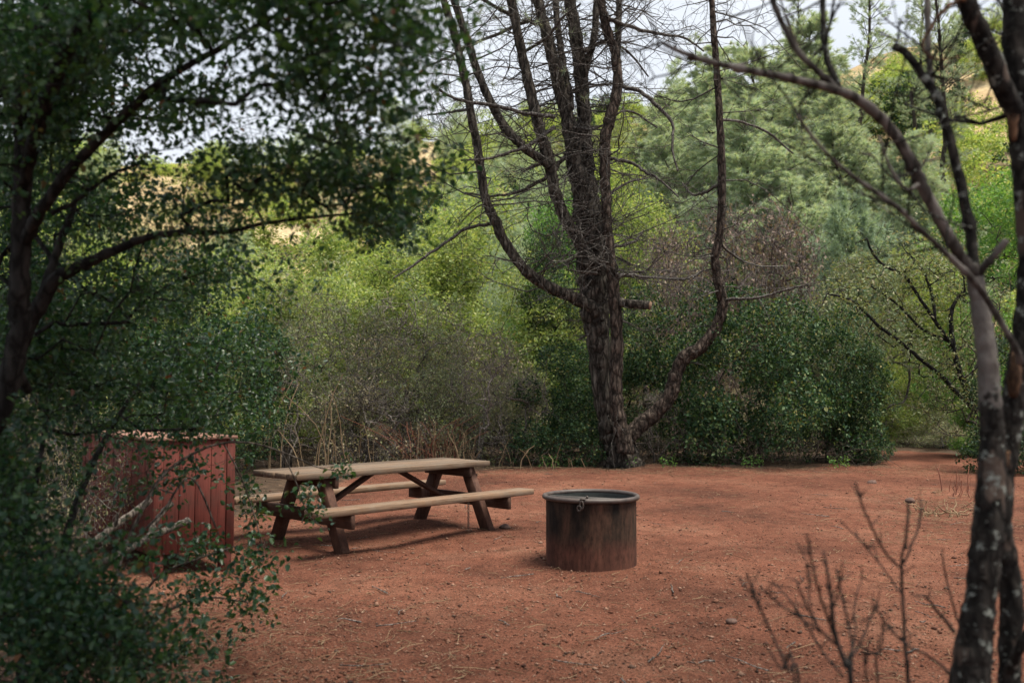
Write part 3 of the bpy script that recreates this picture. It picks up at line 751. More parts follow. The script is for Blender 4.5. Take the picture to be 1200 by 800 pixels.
def big_pine():
    base = at(727, 546, TD); base[2] = 0
    root = empty('big_pine', 'tall bare many-stemmed pine with a curved limb at the edge of clearing', 'tree', base)
    inv = -base
    rs = np.random.RandomState(9)
    def limb(name, pts, D, dd, mat, k=14, rough=.10, sub=7, wob=.05, lab=None):
        P, r = trace(pts, D, dd, .96); P, r = smooth_path(P, r, sub, wob)
        r = r * (1 + .05 * np.sin(np.arange(len(r)) * 1.7)) 
        mb = MB(); tube(mb, P + inv, r, k, rough, rs=rs)
        o = mb.build(name, mat, root, True)
        if lab: o['label'] = lab
        return P, r
    stems = []
    stems.append(limb('trunk', [(729, 552, 60), (727, 540, 48), (722, 515, 38), (715, 490, 31), (706, 446, 26), (701, 397, 28), (698, 365, 35), (697, 330, 38), (693, 295, 36), (688, 255, 30), (682, 225, 24), (675, 195, 22), (670, 162, 20), (660, 118, 17), (650, 78, 15), (641, 41, 14), (630, 0, 13), (618, -50, 12), (600, -130, 9), (585, -200, 5)], TD, TD - .1, M['pinebark'], 20, .12))
    L = lambda *a, **k: stems.append(limb('limb', *a, **k))
    L([(733, 530, 22), (729, 508, 20), (723, 480, 17), (722, 446, 16), (723, 397, 16), (720, 349, 15), (715, 303, 14), (712, 270, 13), (710, 235, 13), (709, 203, 14), (709, 165, 14), (716, 135, 15), (723, 108, 13), (722, 68, 12), (711, 34, 11), (704, 0, 10), (698, -60, 8), (690, -140, 5)], TD - .56, TD - .6, M['redbark'])
    L([(702, 378, 18), (694, 361, 17), (670, 348, 15), (643, 336, 14), (616, 317, 13), (592, 284, 13), (580, 258, 12), (569, 233, 11), (562, 189, 11), (555, 149, 11), (545, 95, 10), (535, 51, 10), (520, 0, 9), (505, -60, 7), (490, -120, 4)], TD - .2, TD - 1.2, M['pinebark'], lab='long drooping limb that bends up on its outer half')
    L([(697, 320, 18), (688, 300, 16), (676, 278, 15), (663, 257, 15), (650, 223, 14), (643, 189, 15), (630, 142, 14), (619, 95, 13), (609, 51, 12), (599, 0, 12), (590, -50, 9), (580, -120, 5)], TD - .25, TD - .6, M['pinebark'])
    L([(646, 196, 11), (633, 186, 11), (613, 172, 11), (589, 145, 11), (565, 98, 10), (549, 51, 10), (532, 0, 9), (518, -50, 7), (500, -120, 4)], TD - .5, TD - .9, M['pinebark'])
    L([(668, 128, 10), (667, 108, 9), (660, 78, 9), (655, 41, 8), (651, 0, 8), (648, -70, 5)], TD - .1, TD + .3, M['pinebark'])
    L([(702, 340, 24), (700, 300, 24), (696, 260, 22), (689, 209, 21), (685, 169, 19), (684, 128, 18), (680, 84, 17), (675, 44, 16), (668, 0, 15), (664, -60, 12), (660, -150, 6)], TD + .1, TD + .4, M['pinebark'])
    L([(683, 112, 10), (684, 90, 10), (691, 65, 9), (697, 38, 9), (699, 0, 8), (703, -60, 5)], TD + .2, TD + .1, M['pinebark'])
    L([(722, 75, 8), (724, 50, 8), (725, 20, 8), (726, -10, 7), (730, -80, 4)], TD - .5, TD - .4, M['pinebark'])
    L([(735, 515, 20), (748, 500, 19), (768, 484, 18), (785, 463, 17), (793, 436, 16), (802, 419, 17), (822, 406, 15), (839, 384, 14), (847, 358, 13), (842, 332, 12), (838, 300, 11), (844, 270, 10), (846, 203, 10), (844, 152, 9), (840, 84, 8), (837, 44, 8), (834, 0, 7), (830, -60, 6), (825, -120, 3)], TD - .1, TD - .6, M['redbark'], lab='separate curved limb that sweeps out low and then grows straight up')
    P, r = trace([(716, 353, 12), (738, 356, 11), (762, 358, 11)], TD - .5, TD - .9)
    mb = MB(); tube(mb, P + inv, r, 10, .08, rs=rs); st = mb.build('stub', M['pinebark'], root, True)
    mb = MB(); d = norm(P[-1] - P[-2]); tube(mb, np.array([P[-1] - d * .01, P[-1] + d * .008]) + inv, [r[-1] * .93] * 2, 12); mb.build('sawn_end', M['cutwood'], st)
    # traced dead branches and wiry twigs
    mb = MB(); tw = []
    def br(pts, D, dd=None):
        P, r = trace(pts, D, dd); P, r = smooth_path(P, r, 5, .25); tube(mb, P + inv, r, 5, .08, cap=False, rs=rs); tw.append((P, r))
    for pts in ([(548, 128, 4), (525, 132, 3), (501, 135, 2)], [(650, 137, 6), (616, 133, 5), (575, 123, 5), (535, 116, 4), (508, 101, 3)],
                [(630, 30, 5), (616, 24, 5), (586, 39, 4), (552, 52, 4), (520, 70, 3), (495, 80, 2)], [(683, 165, 5), (663, 182, 6), (643, 206, 5), (609, 224, 4), (579, 230, 3), (545, 226, 2)],
                [(650, 149, 5), (620, 170, 5), (596, 179, 4), (569, 186, 3), (540, 188, 2)], [(723, 101, 5), (751, 108, 5), (771, 125, 5), (788, 145, 4), (788, 175, 3), (794, 200, 2)],
                [(712, 186, 5), (741, 191, 4), (758, 203, 4), (771, 209, 3), (795, 230, 2)], [(712, 228, 4), (738, 213, 3), (758, 209, 2)],
                [(710, 20, 5), (738, 32, 5), (771, 40, 4), (800, 44, 3), (825, 60, 2)], [(600, 17, 5), (589, 13, 5), (562, -2, 4)],
                [(582, 262, 5), (548, 267, 4), (518, 287, 4), (484, 311, 3), (461, 326, 2)], [(720, 321, 5), (758, 324, 4), (800, 327, 3), (822, 318, 2)],
                [(717, 290, 4), (741, 284, 4), (754, 272, 2)], [(852, 351, 4), (888, 349, 3.5), (915, 341, 3), (948, 333, 2)], [(846, 288, 3), (867, 304, 2.5), (891, 312, 2), (918, 312, 1.5)],
                [(845, 140, 4), (870, 143, 3), (900, 156, 3), (930, 180, 2)], [(844, 215, 4), (825, 226, 4), (812, 228, 3), (800, 215, 2)],
                [(684, 60, 5), (710, 50, 4), (735, 60, 3), (760, 90, 2)], [(615, 60, 4), (640, 45, 4), (660, 20, 3), (680, 5, 2)], [(672, 150, 4), (700, 150, 3), (735, 130, 3), (770, 150, 2)],
                [(700, 320, 4), (680, 318, 3), (664, 316, 2)], [(707, 385, 4), (690, 392, 3), (676, 398, 2)], [(716, 372, 3), (735, 378, 2), (748, 386, 1.5)]):
        br(pts, TD - .4 + rs.uniform(-.4, .4), TD + rs.uniform(-1.6, 1.2))
    def twig(p, d, Ln, r, lvl):
        n = 5; t = np.linspace(0, 1, n)[:, None]
        bend = rs.normal(0, .38, 3); bend[2] += rs.uniform(-.15, .3)
        Q = p + d * Ln * t + bend * Ln * t ** 2 + np.cumsum(rs.normal(0, .035 * Ln, (n, 3)), 0) * (t > 0)
        tube(mb, Q + inv, np.linspace(r, r * .35, n), 4 if lvl == 0 else 3, cap=False)
        if lvl < 2:
            for k in range(rs.randint(3, 6) if lvl == 0 else rs.randint(1, 4)):
                u = rs.uniform(.25, 1); j = min(n - 2, int(u * (n - 1)))
                e = norm(d + rs.normal(0, .75, 3)); twig(Q[j] + (Q[j + 1] - Q[j]) * (u * (n - 1) - j), e, Ln * rs.uniform(.35, .7), r * .55, lvl + 1)
    for (P, r) in stems:
        seg = np.linalg.norm(np.diff(P, axis=0), axis=1); tot = seg.sum()
        hmin = 3.6 if len(P) > 100 else 3.2
        for q in range(int(tot * 6.5)):
            i = rs.randint(1, len(P) - 1)
            if P[i, 2] < hmin and rs.uniform() > .10: continue
            a = rs.uniform(0, 2 * PI); T = norm(P[i] - P[i - 1])
            d = np.array([math.cos(a), math.sin(a), rs.uniform(-.25, .45)]); d = norm(d - T * (d @ T) * .7)
            twig(P[i] + d * r[i] * .6, d, rs.uniform(.3, 2.1) * (1 if P[i, 2] > 3.6 else .4), rs.uniform(.009, .021), 0)
    for (P, r) in tw:
        for q in range(14):
            i = rs.randint(1, len(P) - 1); d = norm(rs.normal(0, 1, 3) + norm(P[i] - P[i - 1]) * .6)
            twig(P[i], d, rs.uniform(.2, .9), .008, 1)
    o = mb.build('twigs', M['pinetwig'], root, True); o['kind'] = 'stuff'
    # few live needle tufts high up
    ml = MB(); tips = []
    for (P, r) in tw[:12] + stems[:8]:
        for q in range(5):
            i = rs.randint(len(P) // 2, len(P)); 
            if P[i, 2] > 7.6: tips.append(P[i] + rs.normal(0, .25, 3))
    C = np.repeat(np.array(tips), 30, 0); D = norm(rs.normal(0, 1, C.shape) + [0, 0, .3]); sd = norm(np.cross(D, rs.normal(0, 1, D.shape))) * .006
    Vn = np.stack([C - sd, C + sd, C + D * rs.uniform(.12, .25, (len(C), 1))], 1).reshape(-1, 3) + inv
    ml.add(Vn, np.arange(len(Vn)).reshape(-1, 3)); ml.build('needles', M['needle'], root)
big_pine()

# ------------------------------------------------------------------ picnic table
def picnic_table():
    yaw = .792
    root = empty('picnic_table', 'weathered wooden picnic table with attached benches on the red dirt', 'table', (-1.419, 9.683, 0), yaw)
    rs = np.random.RandomState(3)
    zt, L, tw = .738, 2.52, .82
    mb = MB(); n = 4; w = tw / n
    for k in range(n):
        y0 = -tw / 2 + k * w
        box(mb, (-L / 2 + rs.uniform(-.006, .006)  , y0 + .005, zt - .056 + rs.uniform(-.003, .002)), (L / 2 + rs.uniform(-.006, .006), y0 + w - .005, zt + rs.uniform(-.002, .002)), .005)
    mb.build('tabletop', M['table_top'], root)
    for s in (-1, 1):
        mb = MB(); yb = s * .745
        box(mb, (.09 - 1.41, yb - .118, .378), (.09 + 1.41, yb + .118, .437), .006)
        mb.build('bench', M['bench'], root)
    for a in (.089 - .958, .089 + .958):
        inn = -1 if a > 0 else 1
        mb = MB(); box(mb, (a - .022 - inn * .07, -.86, .245), (a + .022 - inn * .07, .86, .376), .005)
        mb.build('bench_beam', M['stainx'], root)
        mb = MB(); box(mb, (a - .022 + inn * .07, -.39, .575), (a + .022 + inn * .07, .39, .680), .005)
        mb.build('top_cleat', M['stainx'], root)
        for s in (-1, 1):
            mb = MB(); beam(mb, (a, s * .60, -.03), (a, s * .235, .683), .090, .135, .006, (0, 1, 0))
            mb.build('leg', M['stain'], root)
        mb = MB(); beam(mb, (a + inn * .12, 0, .325), (a + inn * .80, 0, .675), .085, .04, .005, (0, 0, 1))
        mb.build('brace', M['stainx'], root)
    mb = MB(); x0, y0 = .089 + .958 - .21, -.50
    for k in range(9):
        z = .33 - k * .035; th = np.linspace(0, 2 * PI, 11)
        c, s_ = np.cos(th) * .010, np.sin(th) * .021
        P = np.stack([x0 + (c if k % 2 else c * 0), y0 + (c * 0 if k % 2 else c), z + s_], 1); tube(mb, P, .0042, 5, cap=False)
    th = np.linspace(0, 2 * PI, 11); tube(mb, np.stack([x0 + np.cos(th) * .035, y0 + np.sin(th) * .03, .012 + 0 * th], 1), .007, 5, cap=False)
    mb.build('chain', M['chain'], root)
    mb = MB(); 
    tube(mb, [(L / 2 - .13, -.32, .60), (L / 2 - .13, -.32, .50)], .006, 5); tube(mb, [(L / 2 - .13, -.32, .51), (L / 2 - .125, -.32, .488)], .011, 6)
    mb.build('hook', M['chain'], root)
picnic_table()

# ------------------------------------------------------------------ fire ring
def fire_ring():
    root = empty('fire_ring', 'rusty steel fire ring with a blackened upper half on the dirt', 'fire ring', (.698, 8.048, 0))
    rr, H, n = .398, .594, 72
    th = np.arange(n) * 2 * PI / n
    mb = MB()
    zs = np.array([-.06, .1, .2, .3, .4, .5, H - .01]); 
    dent = .0025 * np.sin(th * 3 + 1) + .0015 * np.sin(th * 7)
    V = []
    for z in zs: V.append(np.stack([(rr + dent) * np.cos(th), (rr + dent) * np.sin(th), z + 0 * th], 1))
    V = np.concatenate(V); i = np.arange(len(zs) - 1)[:, None] * n; j = np.arange(n)[None]
    mb.add(V, np.stack([i + j, i + (j + 1) % n, i + n + (j + 1) % n, i + n + j], -1).reshape(-1, 4))
    mb.build('shell', M['steel'], root, True)
    mb = MB(); V2 = []
    for z in zs: V2.append(np.stack([(rr + dent - .008) * np.cos(th), (rr + dent - .008) * np.sin(th), z + 0 * th], 1))
    mb.add(np.concatenate(V2), np.stack([i + j, i + n + j, i + n + (j + 1) % n, i + (j + 1) % n], -1).reshape(-1, 4))
    mb.build('inner_wall', M['inside'], root, True)
    mb = MB(); t2 = np.linspace(0, 2 * PI, 97)
    tube(mb, np.stack([(rr + .012) * np.cos(t2), (rr + .012) * np.sin(t2), H + .002 * np.sin(t2 * 2)], 1), .0215, 12, cap=False)
    mb.build('rim', M['rim'], root, True)
    mb = MB(); k = 16; q = []                     # ash heap
    g = np.linspace(-1, 1, 25); X, Y = np.meshgrid(g, g); d = np.hypot(X, Y); sc = np.where(d > 1, 1 / np.maximum(d, 1e-6), 1)
    Z = .14 + .07 * np.exp(-d ** 2 * 2) + R.normal(0, .006, d.shape)
    V = np.stack([X * sc * .385, Y * sc * .385, Z], -1).reshape(-1, 3); i2 = (np.arange(24)[:, None] * 25 + np.arange(24)[None]).ravel()
    mb.add(V, np.stack([i2, i2 + 1, i2 + 26, i2 + 25], 1)); mb.build('ash_bed', M['ash'], root, True)
    # hinged grate covering the near side: a half-moon of close bars just below the rim
    mb = MB(); cang = math.radians(-24); ex = np.array([math.cos(cang), math.sin(cang), 0]); ey = np.array([-math.sin(cang), math.cos(cang), 0])
    zg = H - .012; rad = .375; off = -.02
    half = math.sqrt(rad ** 2 - off ** 2)
    beam(mb, ex * -half + ey * off + [0, 0, zg], ex * half + ey * off + [0, 0, zg - .0], .03, .012, .002)
    a0 = math.asin(off / rad); aa = np.linspace(a0, -PI - a0, 40)
    tube(mb, np.array([ex * rad * math.cos(a) + ey * rad * math.sin(a) + [0, 0, zg] for a in aa]), .008, 6)
    for y in np.arange(off - .025, -rad, -.022):
        hw = math.sqrt(max(rad ** 2 - y ** 2, 0)) - .002
        if hw > .03: tube(mb, [ex * -hw + ey * y + [0, 0, zg], ex * hw + ey * y + [0, 0, zg]], .0075, 6)
    for x in (-.2, 0, .2): tube(mb, [ex * x + ey * off + [0, 0, zg - .014], ex * x + ey * -.31 + [0, 0, zg - .014]], .007, 6)
    mb.build('grate', M['grate'], root)
    # hinge lug over the rim, with a shackle
    mb = MB(); a = math.radians(-104); c = np.array([math.cos(a), math.sin(a), 0]); t = np.array([-c[1], c[0], 0])
    beam(mb, c * (rr - .035) + [0, 0, H + .026], c * (rr + .045) + [0, 0, H + .020], .045, .012, .003)
    th = np.linspace(0, 2 * PI, 13)
    P = np.array([c * (rr + .042) - t * (.008 + .012 * 0) + t * math.cos(u) * .022 * .6 + [0, 0, H - .028 + math.sin(u) * .036] for u in th]); tube(mb, P, .009, 6, cap=False)
    P = np.array([c * (rr + .044) - t * .028 + t * math.cos(u) * .016 + [0, 0, H - .055 + math.sin(u) * .022] for u in th]); tube(mb, P, .008, 6, cap=False)
    tube(mb, [c * (rr - .01) + t * .03 + [0, 0, H + .022], c * (rr - .01) + t * .03 + [0, 0, H + .045]], .010, 8)
    mb.build('hinge', M['chain'], root, True)
fire_ring()

# ------------------------------------------------------------------ red storage locker
def locker():
    A = np.array([-2.93, 7.44]); u = norm(np.array([.51, .46])); v = np.array([-u[1], u[0]])
    yaw = math.atan2(u[1], u[0])
    root = empty('storage_locker', 'red painted wooden storage locker on short legs beneath the oak', 'locker', (A[0], A[1], 0), yaw)
    w, d, z0, z1 = .69, 1.86, .175, 1.105
    rs = np.random.RandomState(8)
    mb = MB()
    box(mb, (.03, .03, z0 + .012), (w - .03, d - .03, z1 - .012), .003)
    k = 4; bw = (w - .14) / k
    for i in range(k):
        for y0, y1 in ((.004, .028), (d - .028, d - .004)):
            box(mb, (.07 + i * bw + .0018, y0 + rs.uniform(-.002, .002), z0), (.07 + (i + 1) * bw - .0018, y1, z1), .004)
    k = 11; bw = (d - .14) / k
    for i in range(k):
        for x0, x1 in ((.004, .028), (w - .028, w - .004)):
            box(mb, (x0 + rs.uniform(-.002, .002), .07 + i * bw + .003, z0), (x1, .07 + (i + 1) * bw - .003, z1), .004)
    for x in (0, w):
        for y in (0, d):
            sx, sy = (1 if x == 0 else -1), (1 if y == 0 else -1)
            box(mb, tuple(np.minimum((x - sx * .004, y - sy * .004, z0 - .01), (x + sx * .068, y + sy * .026, z1 - .002))), tuple(np.maximum((x - sx * .004, y - sy * .004, z0 - .01), (x + sx * .068, y + sy * .026, z1 - .002))), .004)
            box(mb, tuple(np.minimum((x - sx * .003, y + sy * .028, z0 - .01), (x + sx * .026, y + sy * .068, z1 - .002))), tuple(np.maximum((x - sx * .003, y + sy * .028, z0 - .01), (x + sx * .026, y + sy * .068, z1 - .002))), .004)
    mb.build('body', M['redpaint'], root)
    mb = MB()
    for i in range(4):
        x0 = -.02 + i * (w + .04) / 4; box(mb, (x0 + .001, -.02, z1 + .002), (x0 + (w + .04) / 4 - .001, d + .02, z1 + .030), .004)
    mb.build('lid', M['lid'], root)
    for x in (.05, w - .05):
        for y in (.06, d - .06):
            mb = MB(); box(mb, (x - .045, y - .045, -.03), (x + .045, y + .045, z0 + .01), .005); mb.build('leg', M['redpaint'], root)
locker()

# ------------------------------------------------------------------ foreground oak (multi-stem, beside the camera)
def blobs(rs, lst):
    """twig ends in real volumes: (px, py, rx, ry, nearest, farthest, count)"""
    out = []
    for px, py, rx, ry, d0, d1, n in lst:
        for q in range(n):
            a = rs.uniform(0, 2 * PI); t = min(abs(rs.normal(0, .62)) + .25 * rs.uniform(), 1.5)
            out.append(at(px + rx * t * math.cos(a), py + ry * t * math.sin(a), rs.uniform(d0, d1)))
    return np.array(out)

def leafy_tree(name, label, cat, base, limbs, targets, seed, leaf, bark, per, spread, L, W, r0=.0016, side=8, parts=('trunk', 'foliage'), group=None, seg=.12, bare=0):
    rs = np.random.RandomState(seed)
    root = empty(name, label, cat, base, 0, group)
    T = Tree(); inv = -np.array(base, float)
    for pts, D, dd in limbs:
        P, r = trace(pts, D, dd, .78); P, r = smooth_path(P, r, 5, .10)
        T.path(P + inv, r, -1)
    tips = np.zeros((0, 3))
    if targets is not None and len(targets):
        tips, _ = T.grow(targets + inv, rs, .16, seg)
    mb = MB(); T.tubes(mb, r0, side, 4, .006, rs, .07)
    for q in range(bare):
        t = tips[rs.randint(len(tips))]; e = norm(rs.normal(0, 1, 3)) * rs.uniform(.06, .26); b = np.cross(e, rs.normal(0, .5, 3))
        tube(mb, [t, t + e * .3 + b * .35, t + e * .65 + b * .4, t + e], [r0, r0 * .85, r0 * .7, r0 * .5], 3, cap=False)
    mb.build(parts[0], bark, root, True)
    if len(tips):
        ml = MB(); sprays(ml, tips, rs, per, spread, L, W, shape=6)
        ml.build(parts[1], leaf, root)
    return root

rsb = np.random.RandomState(31)
OL = [  # limbs of the oak: traced widths
    ([(-25, 520, 34), (0, 475, 34), (14, 430, 33), (22, 380, 32), (22, 330, 31), (24, 270, 29), (27, 200, 27), (27, 150, 27), (30, 110, 26), (38, 70, 24), (50, 20, 22), (66, -40, 18), (80, -120, 13), (95, -200, 8)], 3.4, 3.1),
    ([(16, 425, 24), (32, 385, 24), (50, 350, 24), (66, 326, 22), (84, 316, 19), (111, 304, 17), (142, 290, 14), (169, 279, 12), (216, 272, 10), (262, 272, 8), (310, 262, 6), (360, 255, 5), (420, 250, 4)], 3.5, 3.3),
    ([(27, 290, 20), (38, 265, 19), (51, 243, 18), (84, 196, 17), (125, 155, 15), (152, 128, 14), (186, 98, 12), (219, 78, 11), (257, 57, 10), (280, 42, 9), (330, 15, 7), (380, -15, 5)], 3.3, 2.5),
    ([(28, 215, 18), (36, 180, 19), (44, 155, 22), (56, 118, 22), (68, 84, 22), (88, 44, 22), (125, 0, 20), (170, -50, 14), (230, -110, 9)], 3.2, 2.6),
    ([(48, 350, 14), (62, 310, 13), (72, 280, 12), (84, 250, 10), (88, 235, 8)], 3.45, 3.6),
    ([(68, 330, 9), (58, 300, 8), (44, 280, 7), (36, 262, 6)], 3.5, 3.6),
    ([(-20, 140, 18), (-6, 90, 16), (4, 40, 14), (14, -10, 12)], 3.9, 3.7),
    ([(60, 250, 8), (90, 235, 7), (130, 205, 6), (170, 190, 4)], 3.3, 3.5),
]
OT = blobs(rsb, [
    (70, 40, 150, 80, 2.6, 3.8, 260), (60, 140, 90, 110, 3.0, 4.2, 170), (220, 20, 110, 40, 2.4, 3.4, 60), (300, -20, 160, 40, 2.2, 3.2, 70),
    (395, 30, 115, 60, 2.2, 3.0, 80), (430, 115, 75, 50, 2.4, 3.0, 46), (360, 95, 80, 50, 2.4, 3.0, 26), (470, 25, 50, 60, 2.2, 2.8, 32),
    (190, 130, 100, 60, 2.8, 3.8, 34), (260, 110, 70, 60, 2.6, 3.4, 14),
    (300, 195, 120, 40, 2.9, 3.6, 62), (390, 205, 95, 50, 2.8, 3.4, 52), (470, 215, 50, 45, 2.8, 3.3, 36), (440, 260, 55, 25, 2.9, 3.4, 20), (260, 240, 110, 40, 3.0, 3.8, 40),
    (130, 240, 110, 60, 3.4, 4.6, 80), (130, 340, 120, 60, 3.6, 5.0, 130), (230, 320, 110, 45, 3.6, 4.6, 80), (40, 320, 60, 150, 4.0, 5.2, 230),
    (40, 60, 130, 90, 3.2, 4.4, 260), (20, 220, 50, 120, 4.0, 5.0, 140), (20, 420, 60, 60, 3.6, 4.6, 120), (200, -110, 280, 70, 1.6, 3.4, 170), (450, -90, 140, 60, 1.8, 3.0, 80), (-60, 100, 60, 250, 2.6, 4.0, 80)])
leafy_tree('oak_tree', 'leafy dark oak with several stems whose boughs overhang the clearing', 'tree', (-2.05, 3.4, 0), OL, OT, 41, M['oak_fore'], M['oakbark'], 23, .085, .023, .0155, bare=1700)

# second, lower thicket in front of and beside the locker
BT = blobs(rsb, [
    (215, 420, 90, 60, 4.6, 6.0, 120), (150, 450, 110, 45, 4.2, 5.6, 120), (290, 400, 60, 60, 5.0, 6.2, 50), (70, 410, 85, 60, 3.8, 5.0, 110), (235, 478, 60, 26, 4.8, 6.0, 50),
    (0, 575, 42, 90, 3.2, 4.6, 180), (110, 505, 50, 24, 4.2, 5.2, 20), (200, 500, 50, 14, 4.8, 5.6, 24), (40, 700, 105, 110, 3.0, 4.2, 320), (95, 705, 50, 24, 3.8, 4.6, 40), (130, 750, 70, 55, 3.2, 4.0, 130), (-40, 600, 60, 200, 2.8, 4.0, 120)])
leafy_tree('leafy_shrub', 'dense dark shrub half covering the red locker and filling the shaded corner', 'shrub', (-2.2, 4.2, 0),
    [([(40, 840, 22), (60, 720, 16), (80, 620, 12), (120, 520, 8), (170, 440, 5)], 4.2, 5.0), ([(30, 840, 16), (20, 700, 12), (40, 580, 8), (60, 450, 6)], 3.9, 4.2), ([(60, 840, 12), (110, 760, 8), (150, 700, 5)], 3.9, 3.7)],
    BT, 43, M['oak_fore'], M['oakbark'], 23, .10, .025, .017, bare=700, parts=('stems', 'foliage'))
ST = blobs(rsb, [(215, 550, 70, 25, 4.6, 5.4, 30), (170, 570, 50, 20, 4.8, 5.4, 10), (290, 560, 14, 50, 5.0, 5.3, 14), (400, 548, 14, 10, 4.9, 5.1, 6), (300, 600, 16, 50, 5.0, 5.3, 10),
    (250, 640, 60, 22, 4.5, 5.0, 36), (285, 700, 28, 30, 4.4, 4.8, 26), (230, 690, 50, 40, 4.2, 4.8, 24), (215, 760, 60, 40, 3.9, 4.5, 24), (310, 650, 12, 30, 4.8, 5, 8), (355, 580, 20, 25, 5, 5.2, 8), (370, 600, 15, 30, 5, 5.2, 6)])
leafy_tree('arching_shrub', 'loose thin-stemmed shrub arching across the face of the red locker', 'shrub', (-1.9, 4.5, 0),
    [([(120, 760, 7), (140, 660, 6), (170, 590, 5.5), (192, 556, 4.4), (225, 532, 3.8), (262, 519, 3.2), (300, 520, 2.8), (340, 533, 2.4), (372, 547, 2), (400, 552, 1.6)], 4.4, 5.1),
     ([(262, 519, 2.5), (283, 560, 2.2), (300, 610, 2), (310, 650, 1.5)], 4.95, 5.0), ([(130, 760, 5), (180, 680, 4), (230, 655, 3.4), (275, 640, 2.4)], 4.4, 4.7),
     ([(130, 780, 5), (190, 720, 4), (240, 700, 3), (290, 705, 2)], 4.3, 4.5), ([(150, 640, 4), (190, 600, 3.5), (225, 560, 3), (262, 640, 2.5)], 4.6, 5.0), ([(330, 530, 2.2), (345, 560, 2), (360, 600, 1.6), (380, 620, 1.2)], 5.05, 5.1)],
    ST, 47, M['oak_fore'], M['grey_twig'], 11, .065, .030, .020, r0=.0014, side=6, parts=('stems', 'foliage'))

# dead branches leaning by the locker
def dead_branch(label, paths):
    mb = MB(); base = at(*paths[0][0][0][:2], paths[0][1]); base[2] = 0
    for pts, D, dd in paths:
        P, r = trace(pts, D, dd); P, r = smooth_path(P, r, 5, .12); tube(mb, P - base, r, 9, .10)
    o = mb.build('dead_branch', M['grey_twig'], None, True); o.location = base
    tag(o, label, 'branch', 'dead branches lying by the locker')
dead_branch('dark straight dead branch leaning across the locker, higher of the two', [([(40, 680, 10), (80, 653, 10), (112, 633, 9), (140, 612, 9), (176, 586, 8)], 5.8, 6.6), ([(134, 616, 5), (137, 608, 4), (138, 600, 3)], 6.2, 6.2)])
dead_branch('pale forked dead branch with broken ends below the locker, lower of the two', [([(95, 672, 9), (131, 654, 9), (155, 640, 9), (176, 629, 8), (196, 620, 8), (221, 609, 8)], 5.5, 6.3), ([(174, 630, 7), (180, 615, 7), (190, 600, 6), (202, 590, 6)], 6.02, 6.3)])

# ------------------------------------------------------------------ lichen tree on the right
RT = [
    ([(1132, 850, 46), (1137, 800, 44), (1142, 750, 38), (1148, 705, 34), (1155, 645, 34), (1159, 600, 33), (1162, 555, 31), (1163, 510, 26), (1161, 478, 25), (1158, 430, 23), (1153, 388, 22), (1147, 350, 20), (1142, 324, 20)], 2.5, 2.5),
]
RL = [
    ([(1142, 324, 19), (1124, 298, 16), (1104, 263, 16), (1080, 216, 16), (1060, 175, 15), (1036, 142, 14), (1003, 115, 14), (979, 106, 13), (935, 94, 11), (884, 84, 10), (834, 73, 8), (800, 62, 7), (775, 50, 5)], 2.5, 2.2),
    ([(981, 104, 9), (959, 84, 8), (935, 61, 9), (918, 30, 8), (905, 0, 8), (890, -40, 6)], 2.36, 2.3), ([(983, 103, 10), (969, 68, 9), (965, 34, 8), (964, 0, 8), (962, -50, 6)], 2.36, 2.45),
    ([(1144, 330, 16), (1140, 300, 15), (1137, 270, 15), (1124, 209, 14), (1107, 142, 12), (1097, 112, 13), (1083, 91, 11), (1063, 64, 10), (1046, 54, 9)], 2.52, 2.6),
    ([(1097, 116, 9), (1092, 101, 9), (1088, 60, 8), (1087, 20, 8), (1085, -20, 7)], 2.58, 2.6),
    ([(1145, 325, 11), (1152, 314, 11), (1166, 298, 10), (1180, 281, 10)], 2.5, 2.45),
    ([(1196, 425, 9), (1191, 410, 9), (1161, 357, 9), (1139, 327, 9), (1109, 297, 8), (1077, 267, 7), (1049, 241, 7), (1003, 209, 6), (975, 186, 5), (948, 155, 5), (935, 135, 3)], 2.42, 2.2),
    ([(1076, 216, 5), (1062, 222, 5), (1045, 200, 4), (1030, 160, 3)], 2.35, 2.3),
]
